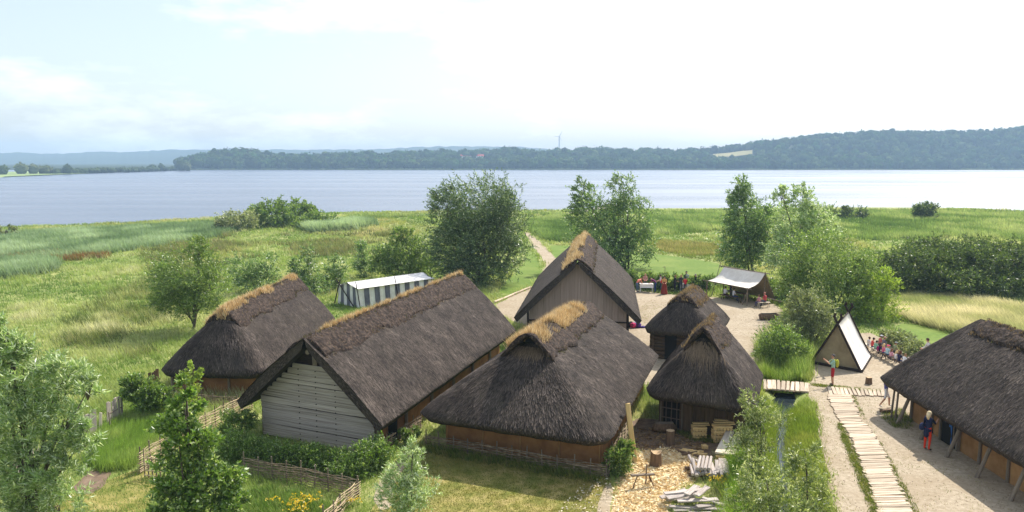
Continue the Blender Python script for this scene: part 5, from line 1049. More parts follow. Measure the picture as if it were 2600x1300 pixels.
# split logs laid side by side
M['splitwood'] = mat('split_log', srgb(134, 120, 110), srgb(198, 188, 180), coords='obj', scale=(1, 7, 7), ns=1.6, bump=.5, rnd=.3)
b0, b1 = ground_at(1757, 1222), ground_at(1852, 1226); t = thing('split_log_row', b0, 'row of grey split logs laid side by side near ditch', 'logs'); g = np.random.default_rng(29)
piece('bearer', 'pole', b0 + (-.05, .35, .12), b1 + (.1, .35, .12), .14, .14, M['stumpwood'], t); piece('bearer', 'pole', b0 + (-.05, 1.0, .12), b1 + (.1, 1.0, .12), .14, .14, M['stumpwood'], t)
for k in range(11):
    p = b0 + (b1 - b0) * (k + .2) / 10.5; L_ = g.uniform(.95, 1.5); sk = g.normal(.12, .1); wide = k in (9,)
    piece('split_log', 'board' if k > 4 else 'pole', p + (0, g.uniform(-.05, .15), .22 + g.uniform(0, .1)), p + (sk, L_, .27 + g.uniform(0, .22)), .3 if wide else g.uniform(.11, .17), .06 if wide else .12, M['splitwood'], t)
for k in range(4): p = b0 + (b1 - b0) * (.25 + .1 * k); piece('split_log', 'pole', p + (-.1, .2, .42), p + (.25, 1.25, .5), .13, .13, M['splitwood'], t)
# heap of weathered planks
b = ground_at(1762, 1290); t = thing('plank_heap', b, 'untidy heap of grey weathered planks at the bottom edge', 'planks'); g = np.random.default_rng(31)
for k, (x0, y0, x1, y1, z0, z1, w) in enumerate(((-1.0, .25, .55, .55, .42, .46, .22), (-.95, .05, .35, .45, .36, .42, .26), (-.6, -.05, .85, .05, .3, .3, .24), (-.9, -.15, 1.1, -.35, .14, .12, .2), (.05, -.1, .65, .75, .5, .46, .2), (-.25, .05, .3, .85, .47, .44, .24), (.3, .1, 1.25, -.3, .34, .14, .18), (-1.1, .35, -.1, .85, .22, .3, .18), (.0, -.35, 1.35, .2, .22, .1, .2), (-.8, -.35, .2, -.25, .08, .08, .2), (-.3, -.5, .5, -.5, .06, .06, .16), (-.9, .5, .2, .6, .1, .12, .2))):
    piece('plank', 'board', b + (x0, y0, z0), b + (x1, y1, z1), w, .05, M['splitwood'], t, up=(g.normal(0, .12), g.normal(0, .12), 1))
p, q = ground_at(1846, 1320), ground_at(1843, 1252); t = thing('birch_log', p, 'white birch log lying at the bottom beside the planks', 'log'); piece('log', 'pole', p + (0, 0, .12), q + (0, 0, .12), .2, .2, M['birch'], t)
g = np.random.default_rng(37)
for k in range(12):
    p = ground_at(1730 + 5.2 * k + g.uniform(-4, 4), 1150 + k * .9 + g.uniform(-6, 6)); an = g.uniform(-.9, .6); t = thing('split_billet', p, 'loose split firewood billet scattered on the edge of chips', 'firewood', 'loose split billets on the chips'); d = np.array([math.cos(an), math.sin(an), 0]) * .2
    piece('wood', 'board', p - d + (0, 0, .06), p + d + (0, 0, .09), .1, .08, M['freshwood' if k % 3 else 'stumpwood'], t)
p = ground_at(1790, 1140); t = thing('wood_block', p, 'small pale wood block in the shade of plank house', 'block'); piece('wood', 'board', p + (-.12, 0, .08), p + (.1, .05, .08), .2, .16, M['freshwood'], t)

# ------------------------------------------------------------------ tents
def cloth(name, A, B, C_, D_, mat_, parent, nu=14, nv=8, sag=.12, wr=.03, seed=1, th=.012):
    """a canvas between four corners (A-B top edge, D-C bottom edge), sagging and wrinkled, with real thickness"""
    A, B, C_, D_ = (np.asarray(v, float) for v in (A, B, C_, D_)); u = np.linspace(0, 1, nu); v = np.linspace(0, 1, nv); Ug, Vg = np.meshgrid(u, v, indexing='ij')
    P = (A[None, None] * (1 - Ug)[..., None] + B * Ug[..., None]) * (1 - Vg)[..., None] + (D_ * (1 - Ug)[..., None] + C_ * Ug[..., None]) * Vg[..., None]
    nrm = np.cross(B - A, D_ - A); nrm /= np.linalg.norm(nrm); nrm = nrm if nrm[2] >= 0 else -nrm
    P = P - nrm * (sag * np.sin(np.pi * Vg) + sag * .35 * np.sin(np.pi * Ug) * np.sin(np.pi * Vg))[..., None] + nrm * (wr * (fbm(Ug * 7 + seed, Vg * 2.5, seed) - .5) * 2 * np.sin(np.pi * np.clip(Vg, .08, .92)))[..., None]
    Q = P - nrm * th; gi = np.arange(nu * nv).reshape(nu, nv); f = np.stack([gi[:-1, :-1], gi[1:, :-1], gi[1:, 1:], gi[:-1, 1:]], -1).reshape(-1, 4); n = nu * nv
    rim = list(gi[:, 0]) + list(gi[-1, 1:]) + list(gi[::-1, -1][1:]) + list(gi[0, ::-1][1:-1]); F = list(map(tuple, f)) + [tuple(x + n for x in r[::-1]) for r in f] + [(rim[i], rim[(i + 1) % len(rim)], rim[(i + 1) % len(rim)] + n, rim[i] + n) for i in range(len(rim))]
    return mk(name, np.concatenate([P.reshape(-1, 3), Q.reshape(-1, 3)]), F, mat_, parent, smooth=True)
# wooden-framed A tent
FL, FR, BR = ground_at(2058, 922), ground_at(2188, 946), ground_at(2211, 908); BL = FL + (BR - FR); hT = 2.65; aF, aB = (FL + FR) / 2 + (0, 0, hT), (BL + BR) / 2 + (0, 0, hT)
t = thing('frame_tent', (FL + BR) / 2, 'triangular canvas tent on dark crossed timber frame', 'tent')
cloth('roof_cloth', aF, aB, BR + (0, 0, .1), FR + (0, 0, .1), M['canvas'], t, 8, 10, .05, .02, 3); cloth('roof_cloth', aF, aB, BL + (0, 0, .1), FL + (0, 0, .1), M['canvas'], t, 8, 10, .05, .02, 4)
ins = (aF - aB) / np.linalg.norm(aF - aB) * -.06
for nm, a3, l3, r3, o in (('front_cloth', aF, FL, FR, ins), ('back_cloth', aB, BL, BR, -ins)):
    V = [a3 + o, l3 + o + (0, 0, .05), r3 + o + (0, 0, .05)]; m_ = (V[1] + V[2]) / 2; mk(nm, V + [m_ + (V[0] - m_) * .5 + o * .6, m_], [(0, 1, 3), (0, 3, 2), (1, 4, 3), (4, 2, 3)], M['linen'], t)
for a3, l3, r3, o in ((aF, FL, FR, -ins), (aB, BL, BR, ins)):
    for s3, e3 in ((l3, 1), (r3, -1)):
        d = (a3 - s3) / np.linalg.norm(a3 - s3); piece('barge_board', 'board', s3 + o - d * .1, a3 + o + d * .5, .13, .06, M['darkwood'], t, up=ins); tip = a3 + o + d * .5
        piece('carved_head', 'board', tip - d * .06, tip + d * .1 + np.cross(d, ins / np.linalg.norm(ins)) * .16 * e3, .14, .06, M['darkwood'], t, up=ins)
    piece('ground_beam', 'board', l3 + o + (0, 0, .08), r3 + o + (0, 0, .08), .07, .16, M['darkwood'], t)
piece('side_beam', 'board', FR + (.03, 0, .08), BR + (.03, 0, .08), .07, .14, M['darkwood'], t); piece('side_beam', 'board', FL + (0, 0, .08), BL + (0, 0, .08), .07, .14, M['darkwood'], t); piece('ridge_pole', 'pole', aF - ins * 3, aB + ins * 3, .1, .1, M['darkwood'], t)
# open canvas awning at the market
fl, fr = ground_at(1797, 756), ground_at(1894, 777); dr = (fr - fl) / np.linalg.norm(fr - fl); bk = np.array([-dr[1], dr[0], 0]); bk = bk if bk[1] > 0 else -bk
fl, fr = fl - dr * .15, fr + dr * .1
rl, rr_ = fl + bk * 2.0 + (0, 0, 2.65), fr + bk * 2.0 + (0, 0, 2.65); hf = np.array([0, 0, 1.5])
t = thing('market_awning', (fl + fr) / 2, 'open white canvas awning on poles over a market table', 'awning')
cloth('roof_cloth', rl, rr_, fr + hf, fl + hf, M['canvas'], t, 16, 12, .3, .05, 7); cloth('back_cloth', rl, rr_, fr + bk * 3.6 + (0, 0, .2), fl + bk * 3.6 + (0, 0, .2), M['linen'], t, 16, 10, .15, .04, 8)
piece('ridge_pole', 'pole', rl - dr * .5, rr_ + dr * .5, .09, .09, M['postwood'], t); piece('front_pole', 'pole', fl + hf - dr * .5, fr + hf + dr * .45, .08, .08, M['postwood'], t)
for p_, h_ in ((fl, 1.5), (fr, 1.55)): piece('post', 'pole', p_, p_ + (0, 0, h_), .11, .11, M['postwood'], t)
for e_ in (rl, rr_): piece('post', 'pole', e_ * (1, 1, 0), e_ + (0, 0, .1), .1, .1, M['postwood'], t); piece('brace', 'pole', e_ * (1, 1, 0) + bk * 1.5, e_ + (0, 0, .05), .08, .08, M['postwood'], t)
piece('brace', 'pole', fr + (.0, 0, .05) + dr * -.5, fr + (0, 0, 1.3), .07, .07, M['postwood'], t); piece('stay', 'pole', fl - dr * .4 + bk * 1.0, rl - dr * .45 + (0, 0, .35), .06, .06, M['postwood'], t)
piece('rail', 'pole', rr_ * (1, 1, 0) + dr * .4 + (0, 0, .6), rr_ * (1, 1, 0) + dr * 1.9 + (0, 0, .5), .07, .07, M['postwood'], t)
# striped tent
P0 = ground_at(911, 782); dS = np.array([-7.3, 69.5, 0]) - np.array([-12.7, 63.9, 0]); dS /= np.linalg.norm(dS); P1 = P0 + dS * 8.0; dF = np.array([-dS[1], dS[0], 0]) * 2.9; hS = np.array([0, 0, 1.62]); rz_ = np.array([0, 0, 2.0])
t = thing('striped_tent', P0, 'long striped tent with white roof and blue grey stripes', 'tent')
n = 15
for k in range(n):
    a3, b3 = P0 + dS * 8 * k / n, P0 + dS * 8 * (k + 1) / n; cloth('side_panel', a3 + hS, b3 + hS, b3 - np.array([dF[1] * 0, 0, 0]) - dF * .06, a3 - dF * .06, M['stripeblue' if k % 2 else 'stripewhite'], t, 3, 6, .02, .012, k)
    cloth('side_panel', a3 + hS + dF, b3 + hS + dF, b3 + dF * 1.06, a3 + dF * 1.06, M['stripeblue' if k % 2 else 'stripewhite'], t, 3, 6, .02, .012, k)
n = 7
for e_, nm in ((P0, 'front_panel'), (P1, 'back_panel')):
    for k in range(n):
        f0, f1 = k / n, (k + 1) / n; zt = lambda f: hS + (rz_ - hS) * (1 - abs(2 * f - 1)); cloth(nm, e_ + dF * f0 + zt(f0), e_ + dF * f1 + zt(f1), e_ + dF * (-.06 + 1.12 * f1), e_ + dF * (-.06 + 1.12 * f0), M['stripeblue' if k % 2 else 'stripewhite'], t, 3, 6, .0, .01, k)
for sg, e3 in ((0, 0), (1, 1)): cloth('roof_cloth', P0 + dF * .5 + rz_ - dS * .1, P1 + dF * .5 + rz_ + dS * .1, P1 + dF * e3 + hS + (dF * (.05 if e3 else -.05)) + dS * .1, P0 + dF * e3 + hS + (dF * (.05 if e3 else -.05)) - dS * .1, M['stripewhite'], t, 26, 8, .06, .06, 5 + sg)
for f in (0., .5, 1.):
    e_ = P0 + dS * 8 * f
    piece('pole', 'pole', e_ - dF * .14 - dS * .12, e_ + hS * 1.35 + dF * .06 - dS * .12, .08, .08, M['darkwood'], t)
piece('cross_pole', 'pole', P0 + dF * 1.15 - dS * .15, P0 + dF * .82 + (0, 0, 2.25) - dS * .15, .1, .1, M['darkwood'], t); piece('cross_pole', 'pole', P0 + dF * .12 - dS * .2, P0 + dF * 1.02 + (0, 0, 2.2) - dS * .2, .1, .1, M['darkwood'], t)

# ------------------------------------------------------------------ furniture and small things
def bench(name, label, a3, b3, h=.42, w=.26, mt='postwood', cat='bench'):
    t = thing(name, a3, label, cat); d = (b3 - a3); up = np.array([0, 0, h]); piece('seat', 'board', a3 + up, b3 + up, w, .06, M[mt], t); n_ = np.array([-d[1], d[0], 0]) / np.linalg.norm(d)
    for f in (.08, .92):
        for s_ in (-1, 1): piece('leg', 'pole', a3 + d * f + n_ * s_ * w * .5, a3 + d * f + n_ * s_ * w * .25 + up, .06, .06, M[mt], t)
    return t
def table(label, c, an, l, w, h, mt, clothed=True):
    t = thing('market_table', c, label, 'table'); d = np.array([math.cos(an), math.sin(an), 0]); n_ = np.array([-d[1], d[0], 0]); c = np.asarray(c, float)
    piece('top', 'board', c - d * l / 2 + (0, 0, h), c + d * l / 2 + (0, 0, h), w, .05, M[mt], t)
    for s_ in (-1, 1):
        for q in (-1, 1): piece('leg', 'board', c + d * s_ * l * .44 + n_ * q * w * .4, c + d * s_ * l * .44 + n_ * q * w * .4 + (0, 0, h), .06, .06, M[mt], t)
    if clothed:
        for q in (-1, 1): cloth('tablecloth', c - d * l / 2 + n_ * q * (w / 2 + .02) + (0, 0, h + .035), c + d * l / 2 + n_ * q * (w / 2 + .02) + (0, 0, h + .035), c + d * l / 2 + n_ * q * (w / 2 + .04) + (0, 0, h - .3), c - d * l / 2 + n_ * q * (w / 2 + .04) + (0, 0, h - .3), M['stripewhite'], t, 10, 4, .0, .02, q + 4)
    return t
MT1 = ground_at(1641, 741); table('white craft table of the left market group', MT1, -.1, 1.25, .7, .74, 'stripewhite')
MT2 = ground_at(1740, 741); table('white table behind the round thatch of log house', MT2, -.1, 1.1, .6, .74, 'stripewhite')
AT = (fl + fr) / 2 + bk * 1.3; table('dark table in the shade under the awning', AT, math.atan2(dr[1], dr[0]), 2.4, .7, .72, 'darkboard', False)
bench('bench', 'low dark bench in front of the awning table', AT - bk * .75 - dr * 1.2, AT - bk * .75 + dr * 1.2, mt='darkboard')
bench('bench', 'short pale bench at the right post of awning', fr + dr * .9 + bk * .3, fr + dr * 1.25 + bk * 1.3, mt='palewood')
b = ground_at(1991, 764); t = thing('information_box', b, 'dark upright wooden box with pale slanted lid by bushes', 'box')
for k in range(4): piece('side_board', 'board', b + (-.36 + .24 * k, -.3, 0), b + (-.36 + .24 * k, -.3, 1.22), .235, .04, M['darkwood'], t, up=(0, 1, 0))
MB().box(b + (0, .05, .6), (.9, .62, 1.18)).obj('body', M['darkwood'], t); piece('lid', 'board', b + (-.52, 0, 1.27), b + (.52, 0, 1.25), .85, .05, M['palewood'], t)
b = ground_at(1953, 812); t = thing('log_trough', b, 'low dark hollowed log lying by the yard edge', 'trough'); MB().tube([b + (-.75, 0, .22), b + (-.7, 0, .24), b + (.6, .1, .24), b + (.65, .1, .22)], [.2, .26, .26, .2], 10).obj('body', M['stumpwood'], t, smooth=True); MB().box(b + (-.05, .04, .48), (1.15, .2, .04), .07).obj('hollow', M['void'], t)
p, q = ground_at(1255, 770), ground_at(1348, 731); t = thing('border_log', p, 'long pale log edging the sand near big willow', 'log'); m_ = (p + q) / 2
piece('log', 'pole', p + (0, 0, .1), m_ + (0, 0, .1), .22, .2, M['walkwood'], t); piece('log', 'pole', m_ + (0, .1, .1), q + (0, 0, .1), .2, .18, M['walkwood'], t)
p = ground_at(1688, 700); t = thing('marker_pole', p, 'thin pole standing in the mown lawn', 'pole'); piece('pole', 'pole', p, p + (0, 0, 1.0), .06, .06, M['postwood'], t); piece('flag', 'board', p + (-.25, 0, .9), p + (0, 0, .95), .04, .05, M['postwood'], t)
b = ground_at(2250, 1047); t = thing('border_stone', b, 'flat dark stone block at corner of right long house', 'stone'); MB().box(b + (0, 0, .07), (.55, .25, .16), .2).obj('stone', M['stumpwood'], t)
# benches of the children
KB = [ground_at(2196, 886), ground_at(2232, 906), ground_at(2300, 946), ground_at(2345, 966)]
bench('bench', 'far pale bench of the seated children', KB[0], KB[1], .36, .3, 'palewood'); bench('bench', 'long dark bench of the seated children nearest the thatch', KB[1] + (KB[2] - KB[1]) * .05, KB[3], .36, .3, 'darkboard')
# heap of bags by the back house
b = ground_at(1616, 832); g = np.random.default_rng(41)
for k, (lb, c3, dx, dy) in enumerate((('dark backpack leaning on the back house corner', srgb(34, 32, 44), -.55, .1), ('pink backpack in the heap by back house', srgb(196, 60, 104), -.28, -.15), ('purple bag in the heap by back house', srgb(86, 52, 128), .1, -.05), ('pale grey bag on top of the bag heap', srgb(186, 184, 196), -.05, .22), ('violet jacket spread at the right of bag heap', srgb(74, 52, 120), .48, -.05), ('black bag behind the bag heap', srgb(26, 26, 30), -.35, .35))):
    p = b + (dx, dy, 0); t = thing('backpack', p, lb, 'bag', 'bags heaped by the back house'); m_ = mat('bag_fabric', c3, tuple(v * 1.3 for v in c3), ns=6, bump=.2); sx = .24 if k != 4 else .34; hz = .2 if k != 4 else .07
    q = MB().ell(p + (0, 0, hz), (sx, .17, hz), 10, 7); q.v = [(v[0] + .02 * math.sin(v[1] * 40 + v[2] * 23), v[1], max(.01, v[2] + .02 * math.sin(v[0] * 31))) for v in q.v]; q.obj('body', m_, t, smooth=True)
    q = MB().tube([p + (-.08, -.15, hz * .5), p + (-.1, -.2, hz), p + (-.06, -.13, hz * 1.8)], .02, 5).obj('strap', M['void'], t)
# jetty at the lake
p, q = ground_at(1440, 543, -.4), ground_at(1552, 524, -.4); t = thing('jetty', p, 'grey wooden jetty at the shore behind the twin willow', 'jetty'); d = (q - p); n_ = np.array([-d[1], d[0], 0]); n_ /= np.linalg.norm(n_); nn = 40
for k in range(nn): c3 = p + d * (k + .5) / nn; piece('plank', 'board', c3 - n_ * 1.2, c3 + n_ * 1.2, np.linalg.norm(d) / nn * .92, .1, M['greyboard'], t)
for k in range(9):
    for s_ in (-1, 1): c3 = p + d * k / 8 + n_ * 1.25 * s_; piece('pile', 'pole', c3 - (0, 0, 2.2), c3 + (0, 0, .5), .25, .25, M['darkwood'], t)
e_ = q + n_ * 2; t = thing('moored_boat', e_, 'dark wooden boat moored at the jetty end', 'boat'); V = []; m_ = 9
for i in range(m_):
    f = i / (m_ - 1); w = 1.3 * math.sin(math.pi * min(max(f, .03), .97)) ** .6; zs = .5 + .7 * (2 * f - 1) ** 4; c3 = e_ + d / np.linalg.norm(d) * (f - .5) * 11
    V += [c3 + n_ * w + (0, 0, zs - .4), c3 + n_ * w * .6 + (0, 0, -.6), c3 - n_ * w * .6 + (0, 0, -.6), c3 - n_ * w + (0, 0, zs - .4)]
mk('hull', V, [(i * 4 + k, i * 4 + k + 1, i * 4 + 5 + k, i * 4 + 4 + k) for i in range(m_ - 1) for k in range(3)], M['darkwood'], t); piece('thwart', 'board', e_ - n_ * 1.1 + (0, 0, .0), e_ + n_ * 1.1 + (0, 0, .0), .3, .06, M['postwood'], t)

# grit and crumbs on the trodden sand
g = np.random.default_rng(91); xs, ys = [], []
for pts, n in (([(2050, 985), (2200, 870), (2330, 960), (2620, 1160), (2620, 1320), (2140, 1320)], 2600), ([(1620, 760), (1960, 775), (1940, 860), (1700, 850), (1640, 830)], 900)):
    x, y = inbox(wpoly(pts), n, n); xs.append(x); ys.append(y)
x, y = np.concatenate(xs), np.concatenate(ys); n = len(x); r = g.uniform(.012, .04, n) * np.where(y > 45, 1.6, 1); a = g.uniform(0, 6.28, n); P = np.stack([x, y, np.full(n, .004)], -1)
V = np.stack([P + np.stack([np.cos(a + q) * r, np.sin(a + q) * r, 0 * r], -1) for q in (0, 2.1, 4.2)] + [P + np.stack([0 * r, 0 * r, r * .7], -1)], 1).reshape(-1, 3); i = np.arange(n)[:, None] * 4
F = np.concatenate([i + np.array([0, 1, 3]), i + np.array([1, 2, 3]), i + np.array([2, 0, 3])]); tag(mk('sand_grit', V, F, M['chip'], col=np.repeat(mixc(g.uniform(0, 1, n), srgb(110, 94, 76), srgb(150, 132, 110), srgb(196, 182, 160)), 4, 0)), 'small stones and crumbs strewn on the trodden sand', 'gravel', kind='stuff')
# ------------------------------------------------------------------ people
_PM = {}
def pm(c):
    c = tuple(c)
    if c not in _PM: l = srgb(*c); _PM[c] = mat('cloth_%d_%d_%d' % c, tuple(v * .85 for v in l), tuple(min(1, v * 1.1) for v in l), ns=9, bump=.15, rough=.85)
    return _PM[c]
SKIN = (208, 160, 132)
def joints(pose, sway=0.):
    J = dict(pelvis=(0, 0, .93), spine=(0, 0, 1.14), chest=(0, .01, 1.32), neck=(0, .02, 1.47), head=(0, .035, 1.575), crown=(0, .03, 1.66))
    for s, S in (('l', -1), ('r', 1)):
        J.update({'sh' + s: (.17 * S, 0, 1.40), 'el' + s: (.22 * S, -.03, 1.13), 'wr' + s: (.22 * S, .07, .90), 'ha' + s: (.21 * S, .10, .83), 'hip' + s: (.09 * S, 0, .87), 'kn' + s: (.10 * S, .02, .49), 'an' + s: (.10 * S, -.02, .085), 'to' + s: (.115 * S, .13, .04)})
    if pose == 'phone':
        for s, S in (('l', -1), ('r', 1)): J.update({'el' + s: (.2 * S, .2, 1.2), 'wr' + s: (.07 * S, .42, 1.38), 'ha' + s: (.035 * S, .49, 1.42)})
    if pose == 'point': J.update(elr=(.2, .18, 1.18), wrr=(.14, .38, 1.3), har=(.12, .46, 1.34), ell=(-.22, .06, 1.14), wrl=(-.1, .25, 1.05), hal=(-.06, .31, 1.04))
    if pose == 'walk': J.update(knl=(-.1, .2, .52), anl=(-.1, .22, .1), tol=(-.11, .36, .08), knr=(.1, -.05, .5), anr=(.1, -.3, .14), tor=(.11, -.17, .05), elr=(.22, .12, 1.14), wrr=(.2, .3, 1.0), har=(.19, .36, .97))
    if pose == 'craft':
        for s, S in (('l', -1), ('r', 1)): J.update({'el' + s: (.2 * S, .1, 1.12), 'wr' + s: (.1 * S, .32, 1.06), 'ha' + s: (.07 * S, .39, 1.05)})
        J['head'] = (0, .07, 1.56); J['crown'] = (0, .09, 1.65)
    if pose == 'bend':
        J.update(pelvis=(0, -.1, .92), spine=(0, .03, 1.06), chest=(0, .2, 1.17), neck=(0, .34, 1.24), head=(0, .45, 1.25), crown=(0, .53, 1.25))
        for s, S in (('l', -1), ('r', 1)): J.update({'sh' + s: (.17 * S, .25, 1.19), 'el' + s: (.2 * S, .36, .98), 'wr' + s: (.13 * S, .5, .85), 'ha' + s: (.11 * S, .57, .82), 'hip' + s: (.09 * S, -.08, .87)})
    if pose == 'sit':
        J.update(pelvis=(0, 0, .52), spine=(0, .02, .71), chest=(0, .06, .88), neck=(0, .09, 1.02), head=(0, .12 + sway * .3, 1.12), crown=(0, .125 + sway * .4, 1.205))
        for s, S in (('l', -1), ('r', 1)): J.update({'sh' + s: (.16 * S, .05, .96), 'el' + s: (.21 * S, .12, .72), 'wr' + s: (.11 * S, .3, .62), 'ha' + s: (.07 * S, .36, .6), 'hip' + s: (.09 * S, .04, .5), 'kn' + s: (.11 * S, .42, .49), 'an' + s: (.11 * S, .44, .085), 'to' + s: (.12 * S, .58, .04)})
    return {k: np.array(v, float) for k, v in J.items()}
BONES = [('pelvis', 'spine', 'shirt'), ('spine', 'chest', 'shirt'), ('chest', 'neck', 'shirt'), ('neck', 'head', 'skin'), ('head', 'crown', 'skin')]
for _s in 'lr': BONES += [('chest', 'sh' + _s, 'shirt'), ('sh' + _s, 'el' + _s, 'sleeve'), ('el' + _s, 'wr' + _s, 'arm'), ('wr' + _s, 'ha' + _s, 'skin'), ('pelvis', 'hip' + _s, 'pants'), ('hip' + _s, 'kn' + _s, 'pants'), ('kn' + _s, 'an' + _s, 'calf'), ('an' + _s, 'to' + _s, 'shoe')]
RAD = dict(pelvis=.135, spine=.12, chest=.135, neck=.052, head=.088, crown=.06, sh=.062, el=.043, wr=.03, ha=.03, hip=.088, kn=.058, an=.04, to=.034)
PEOPLE = []
def person(label, pc, yaw, pose='stand', sc=1., shirt=(200, 200, 200), pants=(60, 70, 100), shoes=(50, 45, 45), hair=(90, 66, 46), cut='short', group=None, sleeve=None, arm=None, calf=None, skin=SKIN, z=0., fat=1., extras=(), world=None, sway=0.):
    p = np.array(world, float) if world is not None else ground_at(*pc); p[2] = z
    J = joints(pose, sway); names = list(J); V = [J[k] * sc for k in names]; E_ = [(names.index(a), names.index(b)) for a, b, _ in BONES]
    me = bpy.data.meshes.new('body'); me.from_pydata([tuple(v) for v in V], E_, []); o = bpy.data.objects.new('body', me); COL.objects.link(o)
    sk = o.modifiers.new('skin', 'SKIN'); sb = o.modifiers.new('sub', 'SUBSURF'); sb.levels = 1; sb.render_levels = 1; sk.branch_smoothing = .6
    for i, k in enumerate(names):
        d = me.skin_vertices[0].data[i]; r = RAD[k if k in RAD else k[:-1]] * sc * (fat if k in ('pelvis', 'spine', 'chest') else 1); d.radius = (r * (1.15 if k in ('pelvis', 'spine', 'chest') else 1), r * (.82 if k in ('pelvis', 'spine', 'chest') else 1)); d.use_root = (k == 'pelvis')
    cols = dict(shirt=shirt, sleeve=sleeve or shirt, arm=arm or skin, pants=pants, calf=calf or pants, shoe=shoes, skin=skin)
    PEOPLE.append((o, label, p, R(yaw), sc, J, cols, hair, cut, group, extras))
